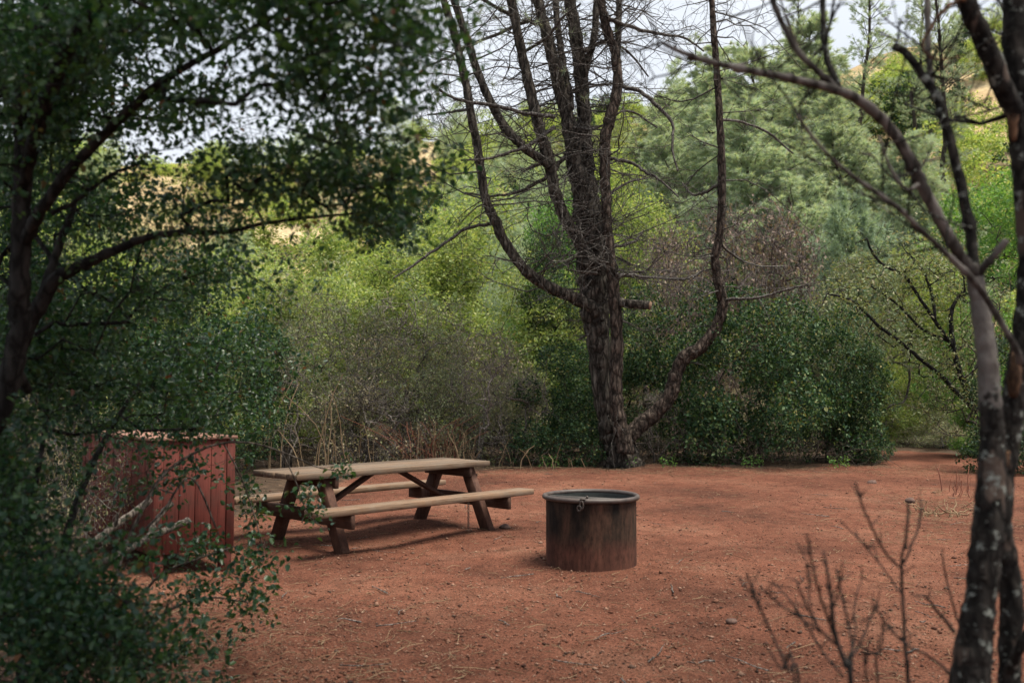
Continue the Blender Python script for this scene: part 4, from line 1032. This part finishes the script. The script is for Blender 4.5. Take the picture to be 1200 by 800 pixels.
def lichen_tree():
    base = np.array([at(1125, 800, 2.5)[0], 2.5, 0])
    root = empty('lichen_tree', 'forked grey tree with black lichen patches nearest the camera', 'tree', base)
    rs = np.random.RandomState(19)
    low = RT[0][0]; g0 = at(1122, 850, 2.5)
    P, r = trace(low, 2.5, 2.5); P = np.concatenate([[[base[0] - .01, 2.5, -.05]], P]); r = np.concatenate([[r[0] * 1.12], r])
    P, r = smooth_path(P, r, 8, .03)
    r = r * (1 + .02 * np.sin(np.arange(len(r)) * .9) + rs.normal(0, .012, len(r)))
    cutp = int(len(P) * .70)
    mb = MB(); tube(mb, P - base, r, 20, .05, rs=rs)
    for q in range(70):                              # crusty lichen lumps
        i = rs.randint(4, cutp); a = rs.uniform(0, 2 * PI); d = np.array([math.cos(a), math.sin(a), 0]); s = rs.uniform(.003, .008)
        tube(mb, [P[i] - base + d * r[i] * .8, P[i] - base + d * (r[i] + s * .7)], [s * 1.3, s * .5], 7, .3, rs=rs)
    o = mb.build('trunk', M['trunkbark'], root, True); zc = np.empty(len(o.data.vertices) * 3, np.float32); o.data.vertices.foreach_get('co', zc); zc = zc.reshape(-1, 3)[:, 2]
    at_ = o.data.attributes.new('smooth_bark', 'FLOAT', 'POINT'); at_.data.foreach_set('value', np.clip((zc - P[cutp, 2]) * 2.2 + .45, -.2, 1).astype(np.float32))
    for q, (pts, D, dd) in enumerate(RL):
        P2, r2 = trace(pts, D, dd, .88); P2, r2 = smooth_path(P2, r2, 6, .05)
        r2 = r2 * (1 + (rs.uniform(size=len(r2)) < .12) * rs.uniform(.1, .5, len(r2)))
        mb = MB(); tube(mb, P2 - base, r2, 10, .08, rs=rs)
        mb.build('limb', M['smoothbark'] if q in (0, 5) else M['lichen'] if q in (2, 3) else M['smoothbark'], root, True)
    mb = MB()
    for pts, D, dd in RL[:5] + RL[6:]:
        P2, r2 = trace(pts, D, dd); P2, r2 = smooth_path(P2, r2, 4)
        for k in range(7):
            i = rs.randint(len(P2) // 4, len(P2)); d = norm(rs.normal(0, 1, 3) + [0, 0, .3]); Ln = rs.uniform(.06, .35)
            Q = np.array([P2[i] + d * Ln * t + np.array([0, 0, .2]) * Ln * t * t + rs.normal(0, .012, 3) * t for t in (0, .35, .7, 1)])
            tube(mb, Q - base, [.0035, .003, .0024, .0014], 5, cap=False)
            for kk in range(2):
                e = norm(d + rs.normal(0, .8, 3)) * Ln * .5; tube(mb, np.array([Q[2], Q[2] + e]) - base, [.002, .001], 4, cap=False)
    mb.build('twigs', M['lichen'], root, True)
lichen_tree()

def second_stem():
    base = np.array([at(1190, 800, 2.62)[0], 2.62, 0]); rs = np.random.RandomState(23)
    root = empty('crooked_tree', 'dark crooked tree at the picture edge with orange bare wood patches', 'tree', base)
    P, r = trace([(1188, 860, 26), (1183, 780, 25), (1186, 720, 25), (1181, 665, 25), (1172, 622, 27), (1172, 575, 28), (1180, 520, 27), (1188, 470, 26), (1196, 420, 26), (1206, 350, 26), (1206, 280, 25), (1200, 210, 25), (1196, 150, 27), (1192, 100, 30), (1190, 40, 30), (1192, -20, 30), (1200, -100, 26), (1210, -200, 18)], 2.62, 2.62)
    P = np.concatenate([[[base[0], base[1], -.05]], P]); r = np.concatenate([[r[0] * 1.3], r]); P, r = smooth_path(P, r, 7, .03)
    mb = MB(); tube(mb, P - base, r * (1 + rs.normal(0, .03, len(r))), 16, .09, rs=rs); mb.build('trunk', M['lichen'], root, True)
    for pts, d_ in (([(1187, 465, 10), (1189, 440, 16), (1192, 412, 9)], .03), ([(1188, 165, 7), (1187, 140, 13), (1190, 120, 7)], .03), ([(1176, 560, 5), (1178, 545, 8), (1182, 528, 5)], .03)):
        Q, q = trace(pts, 2.62 - d_, 2.62 - d_); Q, q = smooth_path(Q, q, 4); mb = MB(); tube(mb, Q - base, q, 9, .22, rs=rs)
        mb.build('bare_patch', M['orangewood'], root, True)
    for pts, D, dd in (([(1190, 132, 22), (1175, 101, 23), (1154, 51, 23), (1137, 15, 22), (1120, -25, 20), (1095, -80, 15), (1060, -150, 9)], 2.6, 2.45), ([(1183, 785, 12), (1190, 768, 12), (1203, 745, 11), (1225, 715, 10)], 2.6, 2.5)):
        Q, q = trace(pts, D, dd); Q, q = smooth_path(Q, q, 6, .04); mb = MB(); tube(mb, Q - base, q, 12, .08, rs=rs); mb.build('limb', M['lichen'], root, True)
    Q, q = trace([(1132, 0, 5), (1114, 5, 5), (1100, 18, 5), (1090, 36, 4), (1081, 50, 4), (1086, 64, 3), (1102, 70, 3), (1124, 66, 2)], 2.45, 2.4); Q, q = smooth_path(Q, q, 5, .35)
    mb = MB(); tube(mb, Q - base, q, 7, .1, rs=rs); o = mb.build('peeling_branch', M['orangewood'], root, True)
    o['label'] = 'thin orange peeling branch'
    # dark wiry twigs by the top of the frame
    T = Tree(); T.path(trace([(1190, 132, 10), (1150, 145, 5), (1110, 140, 4), (1060, 122, 3)], 2.6, 3.0)[0] - base, [.01, .006, .005, .004])
    T.path(trace([(1190, 60, 8), (1180, 20, 5), (1165, -10, 4)], 2.6, 3.0)[0] - base, [.01, .006, .004])
    tips, _ = T.grow(blobs(rs, [(1130, 120, 80, 40, 2.6, 3.2, 30), (1150, 30, 60, 50, 2.6, 3.2, 60), (1080, 60, 70, 60, 2.7, 3.2, 16)]) - base, rs, .2, .08)
    mb = MB(); T.tubes(mb, .0016, 6, 4, .005, rs, .05); mb.build('twigs', M['lichen'], root, True)
second_stem()
def crown(root_name, bl, seed):  # boughs and leaves out of view, added to shade what lies below
    root = bpy.data.objects[root_name]; b = np.array(root.location); rs = np.random.RandomState(seed)
    T = Tree(); T.path(np.array(bl[0]) - b, np.linspace(.05, .02, len(bl[0])))
    tg = np.concatenate([np.array(c) + norm(rs.normal(0, 1, (n, 3))) * (rs.uniform(0, 1, (n, 1)) ** .4) * np.array(q) for c, q, n in bl[1]]) - b
    tips, _ = T.grow(tg, rs, .15, .25)
    mb = MB(); T.tubes(mb, .003, 7, 4, .008, rs, .06); mb.build('shade_bough', M['lichen'] if root_name == 'crooked_tree' else M['oakbark'], root, True)
    ml = MB(); sprays(ml, tips, rs, 16, .16, .05, .032, shape=6); ml.build('foliage', M['oak_fore'], root)  # unseen leaf mass, there for the shadow it casts
crown('crooked_tree', ([(1.62, 2.62, 3.4), (1.5, 2.4, 4.2), (1.0, 2.0, 5.0), (.4, 1.6, 5.6)], [((1.3, 1.6, 5.4), (2.2, 2.0, .9), 300), ((-.5, 1.8, 5.2), (2.0, 1.8, .8), 300), ((2.4, 3.6, 6.0), (2.2, 1.5, .7), 260), ((.2, 3.7, 6.1), (2.0, 1.4, .7), 200), ((4.6, 4.2, 6.4), (1.9, 1.6, .8), 220), ((-1.9, 1.0, 4.6), (1.5, 1.6, .9), 200)]), 91)  # added canopy above the frame, darkens and dapples the near ground

crown('oak_tree', ([(-2.4, 3.1, 3.3), (-2.2, 3.2, 4.2), (-1.9, 3.4, 5.0)], [((-2.2, 3.4, 5.0), (2.2, 2.0, .9), 380), ((-.4, 2.8, 5.3), (1.8, 1.6, .8), 180), ((-3.2, 4.8, 6.0), (2.2, 1.8, .8), 280)]), 92)  # added upper canopy above the frame, keeps the oak leaves below in shade
GT = blobs(np.random.RandomState(5), [(1060, 320, 70, 40, 20.4, 22.2, 150), (1000, 350, 50, 30, 20.4, 22, 90), (1110, 310, 60, 40, 20.4, 22.2, 120), (1060, 390, 60, 40, 20.5, 22, 100), (1120, 430, 50, 40, 20.6, 22, 90)])
leafy_tree('gnarled_tree', 'twisted dark tree with thin olive foliage beside the end of the dirt path', 'tree', (gx(1150, 21.2), 21.2, 0),
    [([(1152, 552, 13), (1148, 510, 11), (1141, 478, 10), (1126, 440, 9), (1117, 405, 8), (1114, 371, 7), (1121, 351, 5), (1131, 341, 4)], 21.2, 21.2),
     ([(1141, 479, 8), (1104, 442, 6), (1080, 422, 6), (1057, 402, 5), (1030, 382, 5), (1016, 368, 4), (996, 351, 4), (969, 344, 3)], 21.2, 20.6),
     ([(1118, 408, 6), (1097, 378, 6), (1077, 348, 5), (1060, 324, 5), (1036, 311, 4), (1023, 297, 4), (1016, 280, 3)], 21.2, 20.8),
     ([(1096, 376, 5), (1094, 358, 5), (1090, 338, 4), (1080, 314, 4), (1067, 300, 3)], 21.1, 21.4), ([(1112, 400, 5), (1080, 385, 4), (1050, 355, 4), (1020, 335, 3)], 21.2, 21.5),
     ([(1130, 450, 5), (1150, 420, 5), (1160, 390, 4), (1172, 360, 3)], 21.2, 21.6)],
    GT, 93, M['olive'], M['oakbark'], 12, .2, .075, .032, r0=.006, seg=.3, bare=500)

# ------------------------------------------------------------------ bare saplings low on the right
def sapling(label, pathsD, seed, mat):
    rs = np.random.RandomState(seed); b0 = at(*pathsD[0][0][0][:2], pathsD[0][1]); base = np.array([b0[0], b0[1], 0])
    mb = MB()
    for q, (pts, D, dd) in enumerate(pathsD):
        P, r = trace(pts, D, dd)
        if q == 0 or pts[0][1] >= 800: P = np.concatenate([[[P[0][0] * .6 + base[0] * .4, P[0][1], -.02]], P]); r = np.concatenate([[r[0] * 1.2], r])
        P, r = smooth_path(P, r, 5, .25); tube(mb, P - base, r, 7, .08, rs=rs)
        for k in range(5):
            i = rs.randint(len(P) // 3, len(P)); d = norm(rs.normal(0, .6, 3) + [0, 0, .6]); Ln = rs.uniform(.015, .05)
            tube(mb, np.array([P[i], P[i] + d * Ln]) - base, [.0022, .0012], 4, cap=False)
    o = mb.build('bare_sapling', mat, None, True); o.location = base
    return tag(o, label, 'sapling', 'bare saplings in front of the clearing')
c4 = lambda L, w0, w1: [(800 + a * .375, 500 + b * .375,   .70 * (w0 + (w1 - w0) * i / (len(L) - 1))) for i, (a, b) in enumerate(L)]
sapling('tall leafless sapling with one upright stem and short forks', [
    (c4([(705, 830), (700, 740), (690, 600), (683, 430), (700, 330), (705, 230)], 6.5, 4), 2.2, 2.2), (c4([(683, 440), (640, 400), (590, 310), (560, 240), (542, 175)], 4.5, 3.5), 2.2, 2.1),
    (c4([(690, 425), (715, 370), (738, 310), (748, 250)], 4, 3), 2.2, 2.25), (c4([(690, 530), (640, 460), (560, 360), (490, 290)], 3.5, 2.2), 2.2, 2.4)], 61, M['oakbark'])
sapling('spreading leafless sapling with many thin fanned stems', [
    (c4([(530, 850), (510, 750), (480, 660), (465, 560), (455, 470), (440, 390)], 9, 4), 2.1, 2.1), (c4([(490, 690), (440, 560), (410, 450), (388, 335)], 5, 3.5), 2.1, 2.0),
    (c4([(480, 680), (420, 620), (380, 540), (355, 480)], 4.5, 3), 2.1, 2.1), (c4([(430, 640), (360, 590), (300, 550), (240, 500)], 4, 2.5), 2.1, 2.2), (c4([(510, 740), (530, 680), (505, 560), (480, 440)], 4.5, 3), 2.1, 2.2),
    (c4([(520, 740), (560, 660), (590, 590), (610, 555)], 4, 3), 2.1, 2.2), (c4([(500, 780), (430, 690), (350, 560), (280, 480)], 4, 2.5), 2.1, 2.3), (c4([(470, 650), (460, 600), (485, 520), (500, 420)], 3.5, 2.4), 2.1, 2.0), (c4([(420, 620), (395, 540), (400, 470), (380, 400)], 3, 2), 2.1, 2.2), (c4([(515, 760), (540, 640), (535, 560), (560, 470)], 3.4, 2.2), 2.1, 2.3)], 62, M['oakbark'])
sapling('thin leafless sapling leaning away with two stems, barest of all', [
    (c4([(365, 850), (330, 760), (280, 650), (230, 540), (175, 475)], 5, 3), 2.1, 2.1), (c4([(270, 630), (240, 560), (215, 500), (205, 460)], 4, 3), 2.1, 2.1), (c4([(350, 800), (310, 760), (265, 690)], 3.5, 2.5), 2.1, 2.2)], 63, M['oakbark'])
sapling('low tangle of leafless twigs beside the lichen trunk', [
    (c4([(840, 850), (830, 770), (760, 710), (700, 680), (640, 620), (600, 555)], 5, 3.5), 2.2, 2.2), (c4([(850, 640), (800, 580), (760, 530)], 6, 4), 2.4, 2.3), (c4([(960, 800), (880, 660), (830, 500), (810, 400)], 4, 2.5), 2.5, 2.4),
    (c4([(610, 830), (620, 700), (630, 600)], 4, 2.5), 2.2, 2.2), (c4([(580, 830), (575, 740), (580, 670)], 3.5, 2.5), 2.2, 2.2)], 64, M['oakbark'])

# ------------------------------------------------------------------ dry stalks, stones, litter
def stalks(label, px0, px1, D, n, h0, h1, seed, lean=.3, mat='straw', kinds='dry_stalks', cat='dry grass', grp='clumps of dry stalks along the brush'):
    rs = np.random.RandomState(seed); base = np.array([gx((px0 + px1) / 2, D), D, 0]); mb = MB()
    for q in range(n):
        x = gx(rs.uniform(px0, px1), D); y = D + rs.uniform(-.4, .4); h = rs.uniform(h0, h1); lx = rs.normal(0, lean) * h; ly = rs.normal(0, lean * .5) * h
        t = np.linspace(0, 1, 6); k = rs.uniform(1.2, 3)
        P = np.stack([x + lx * t ** k, y + ly * t ** k, h * t - .03], 1) + rs.normal(0, .012, (6, 3)); r = np.linspace(.011, .005, 6) * rs.uniform(.6, 1.2)
        tube(mb, P - base, r, 4, cap=False)
        if rs.uniform() < .5:
            i = rs.randint(2, 5); e = norm(rs.normal(0, 1, 3) + [0, 0, .8]) * h * .25; tube(mb, np.array([P[i], P[i] + e * .5, P[i] + e]) - base, [.005, .004, .002], 3, cap=False)
    t = np.linspace(0, 1, 8); px_ = px0 + (px1 - px0) * t; P = np.stack([np.array([gx(p, D) for p in px_]), D + rs.normal(0, .15, 8), np.full(8, -.004)], 1)
    tube(mb, P - base, .008, 4)
    o = mb.build(kinds, M[mat], None, True); o.location = base; tag(o, label, cat, grp)
stalks('tall yellow bent stalks rising beyond the near end of the table', 298, 410, 17.2, 15, .7, 2.0, 71, .30)
stalks('short dry stalks beyond the middle of the tabletop', 410, 520, 18.2, 16, .3, 1.0, 72, .12)
stalks('pale straw tuft beyond the far corner of the tabletop', 515, 560, 18.4, 30, .3, .85, 73, .25)
stalks('few short straw stems at the base of the pine shrub', 575, 690, 18.5, 14, .2, .6, 74, .3)
stalks('thin reddish dry stems beside the dirt path', 1108, 1128, 13.5, 9, .2, .5, 75, .12, 'redtwig', 'dry_weed', 'weed', 'small dry weeds')
stalks('reddish brown weed with spread twigs beyond the tabletop', 470, 540, 18.6, 60, .5, 1.1, 76, .6, 'redtwig', 'dry_weed', 'weed', 'small dry weeds')
stalks('straw coloured grass tuft near the lichen trunk', 1070, 1160, 11.5, 30, .05, .18, 77, .9, 'straw')

def rock(label, px, py, s, mat, seed):
    rs = np.random.RandomState(seed); D = CH * F / (py - YH); bm = bmesh.new(); bmesh.ops.create_icosphere(bm, subdivisions=2, radius=1)
    V = np.array([v.co[:] for v in bm.verts]); Fc = np.array([[v.index for v in f.verts] for f in bm.faces]); bm.free()
    V = V * (1 + .18 * np.sin(V @ rs.normal(0, 2, (3, 1)) + 1) + rs.normal(0, .05, (len(V), 1))) * [s, s * .8, s * .55]
    mb = MB(); mb.add(V, Fc); o = mb.build('stone', M[mat]); o.location = (gx(px, D), D, s * .25); tag(o, label, 'stone', 'loose stones on the dirt')
M['stone'] = metal_mat('brown_stone', [(.05, .03, .024), (.09, .052, .04), (.14, .085, .065)], .9, 20)
rock('dark brown stone on the dirt by the dark hedge near the path', 1020, 567, .10, 'stone', 1)
rock('small reddish stone by the foot of the picnic table', 592, 617, .065, 'stone', 2)
rock('flat dark stone near the thin reddish weeds', 1064, 587, .08, 'stone', 3)
rock('small brown stone in front of the fanned sapling', 854, 724, .035, 'stone', 4)

def litter():
    rs = np.random.RandomState(88)
    def spread(n, near=4.2, far=18.5):
        row = rs.uniform(YH + CH * F / far, YH + CH * F / near, n); D = CH * F / (row - YH)
        D = np.where(rs.uniform(size=n) < .5, D, rs.uniform(near, far, n)); x = (rs.uniform(-40, 1240, n) - 600) / F * D
        # keep out of ring and locker
        ok = (np.hypot(x - .698, D - 8.048) > .42)
        return x[ok], D[ok]
    # pebbles
    x, y = spread(52000); n = len(x); s = rs.lognormal(math.log(.0050), .5, n).clip(.0022, .028)
    O = np.array([[1, 0, 0], [-1, 0, 0], [0, 1, 0], [0, -1, 0], [0, 0, 1], [0, 0, -1]], float)
    V = (O[None] * (1 + rs.uniform(-.35, .35, (n, 6, 1))) + rs.normal(0, .12, (n, 6, 3))) * (s[:, None] * np.array([1, 1, .6])[None])[:, None, :]
    V += np.stack([x, y, gz(x, y) + s * .25], 1)[:, None]
    f = np.array([[0, 2, 4], [2, 1, 4], [1, 3, 4], [3, 0, 4], [2, 0, 5], [1, 2, 5], [3, 1, 5], [0, 3, 5]])
    mb = MB(); mb.add(V.reshape(-1, 3), (np.arange(n)[:, None, None] * 6 + f[None]).reshape(-1, 3))
    tag(mb.build('gravel', M['pebble'], None, True), 'small reddish pebbles scattered over the dirt', 'gravel', kind='stuff')
    # leaf flakes and bark chips
    x, y = spread(15000); n = len(x); mb = MB()
    e1 = 5000; y1 = 18.6 - np.abs(rs.normal(0, .9, e1)); x1 = rs.uniform(-5, 9, e1)
    e2 = 3500; y2 = rs.uniform(4.2, 7.0, e2); x2 = (rs.normal(220, 120, e2) - 600) / F * y2
    x = np.concatenate([x, x1, x2]); y = np.concatenate([y, y1, y2]); n = len(x)
    d = np.stack([rs.normal(0, 1, n), rs.normal(0, 1, n), rs.normal(0, .12, n)], 1)
    leaves(mb, np.stack([x, y, gz(x, y) + rs.uniform(.003, .012, n)], 1), rs.lognormal(math.log(.014), .4, n).clip(.006, .04), rs.lognormal(math.log(.0065), .4, n).clip(.003, .018), d, .5, 3.0, rs=rs)
    tag(mb.build('leaf_litter', M['litter'], None), 'fallen dry leaves and bark chips on the dirt', 'leaf litter', kind='stuff')
    # straws and needles
    mb = MB(); 
    x, y = spread(2000); n = len(x)
    ext = 2000; yb = rs.uniform(16.6, 18.9, ext); xb = rs.uniform(-5, 9, ext); x = np.concatenate([x, xb]); y = np.concatenate([y, yb])
    ext = 520; dd = rs.uniform(4.2, 6.5, ext); xx = (rs.normal(240, 110, ext) - 600) / F * dd; x = np.concatenate([x, xx]); y = np.concatenate([y, dd])
    ext = 700; dd = rs.uniform(9, 14, ext); xx = (rs.normal(1090, 45, ext) - 600) / F * dd; x = np.concatenate([x, xx]); y = np.concatenate([y, dd])
    for a, b in zip(x, y):
        Ln = rs.uniform(.03, .13) if rs.uniform() < .88 else rs.uniform(.12, .32); th = rs.uniform(0, 2 * PI); c, s_ = math.cos(th) * Ln, math.sin(th) * Ln
        z = float(gz(a, b)) + .006; k = rs.normal(0, .18) * Ln
        tube(mb, [(a, b, z), (a + c * .5 - s_ * k / Ln, b + s_ * .5 + c * k / Ln, z + rs.uniform(0, .018)), (a + c, b + s_, z + rs.uniform(0, .012))], [.0018, .002, .0012], 3, cap=False)
    tag(mb.build('straw_litter', M['straw'], None), 'dry needles and straw strewn on the dirt', 'straw', kind='stuff')
    # twigs
    mb = MB(); x, y = spread(110)
    for a, b in zip(x, y):
        Ln = rs.uniform(.08, .35); th = rs.uniform(0, 2 * PI); P = np.array([(a + math.cos(th) * Ln * t + rs.normal(0, .008), b + math.sin(th) * Ln * t + rs.normal(0, .008), float(gz(a, b)) + .01 + rs.uniform(0, .01)) for t in (0, .33, .66, 1)])
        tube(mb, P, np.array([1, .9, .7, .4]) * rs.uniform(.003, .006), 5, .1)
    tag(mb.build('twig_litter', M['deadstem'], None), 'small fallen twigs lying on the dirt', 'twigs', kind='stuff')
    # undergrowth: tangled dead twigs and low leaves under the shrubs
    mb = MB()
    for q in range(2600):
        px = rs.uniform(270, 1090); D = rs.uniform(18.3, 21.0) if px > 290 else rs.uniform(15, 18)
        p = np.array([gx(px, D), D, rs.uniform(0, .5)]); d = norm(rs.normal(0, 1, 3) * [1, 1, .6] + [0, 0, .2]); Ln = rs.uniform(.15, .7)
        if abs(px - 1080) < 45 and D < 23: continue
        tube(mb, [p, p + d * Ln * .5 + rs.normal(0, .05, 3), p + d * Ln], [.006, .005, .002], 3, cap=False)
    tag(mb.build('undergrowth', M['stem'], None), 'tangled dead twigs filling the dark base of the brush', 'undergrowth', kind='stuff')
    mb = MB(); n = 2200; px = rs.uniform(570, 1060, n); D = rs.uniform(18.2, 19.2, n); cl = np.sin(px * .13) + np.sin(px * .057 + 2); k = cl > .7; px, D = px[k], D[k]
    P = np.stack([(px - 600) / F * D, D, rs.uniform(0, .22, len(px)) ** 1.0], 1); leaves(mb, P, .05, .03, None, rs=rs)
    tag(mb.build('ground_cover', M['bright'], None), 'small green weeds at the base of the shrubs', 'weeds', kind='stuff')
litter()
# ------------------------------------------------------------------ camera, light, sky
cd = bpy.data.cameras.new('camera'); cam = bpy.data.objects.new('camera', cd); COL.objects.link(cam)
cam.location = (0, 0, CH); cam.rotation_euler = (PI / 2 + TILT, 0, 0)
cd.sensor_width = 36; cd.lens = 36 * F / 1200; cd.clip_start = .05; cd.clip_end = 3000
cd.dof.use_dof = True; cd.dof.focus_distance = 10.5; cd.dof.aperture_fstop = 2.2; cd.dof.aperture_blades = 9
S.camera = cam

EL, AZ = math.radians(70), math.radians(112)      # sun height, and bearing clockwise from the view direction
sd = bpy.data.lights.new('sun', 'SUN'); sun = bpy.data.objects.new('sun', sd); COL.objects.link(sun)
sd.energy = 4.3; sd.angle = math.radians(28); sd.color = (1, .92, .79)
from mathutils import Vector
to = Vector((math.sin(AZ) * math.cos(EL), math.cos(AZ) * math.cos(EL), math.sin(EL)))
sun.rotation_euler = to.to_track_quat('Z', 'Y').to_euler()

W = bpy.data.worlds.new('World'); S.world = W; W.use_nodes = True
N, L = W.node_tree.nodes, W.node_tree.links
bg = N['Background']
sky = N.new('ShaderNodeTexSky'); sky.sky_type = 'NISHITA'; sky.sun_disc = False
sky.sun_elevation = EL; sky.sun_rotation = AZ; sky.dust_density = 3; sky.air_density = 1
tc = N.new('ShaderNodeTexCoord').outputs['Generated']
n1 = noise(N, L, mapping(N, L, tc, (1, 1, 2.2)), 2.2, 6, .55)
cr = ramp(N, [(8.2, 8.8, 9.7), (10.2, 10.6, 11.2)], [.35, .65]); L.new(n1.outputs[0], cr.inputs[0])
L.new(mix(N, L, .82, sky.outputs[0], cr.outputs[0]), bg.inputs['Color'])
bg.inputs['Strength'].default_value = .062

S.render.engine = 'CYCLES'
S.cycles.use_denoising = True
try:
    S.cycles.denoiser = 'OPENIMAGEDENOISE'; S.cycles.denoising_input_passes = 'RGB_ALBEDO_NORMAL'
except Exception: pass
S.cycles.max_bounces = 6; S.cycles.diffuse_bounces = 3; S.cycles.transmission_bounces = 4; S.cycles.glossy_bounces = 2
S.cycles.use_adaptive_sampling = True; S.cycles.adaptive_threshold = .015
S.view_settings.view_transform = 'Standard'; S.view_settings.look = 'None'; S.view_settings.gamma = 1; S.view_settings.use_curve_mapping = False
S.view_settings.exposure = 0.85
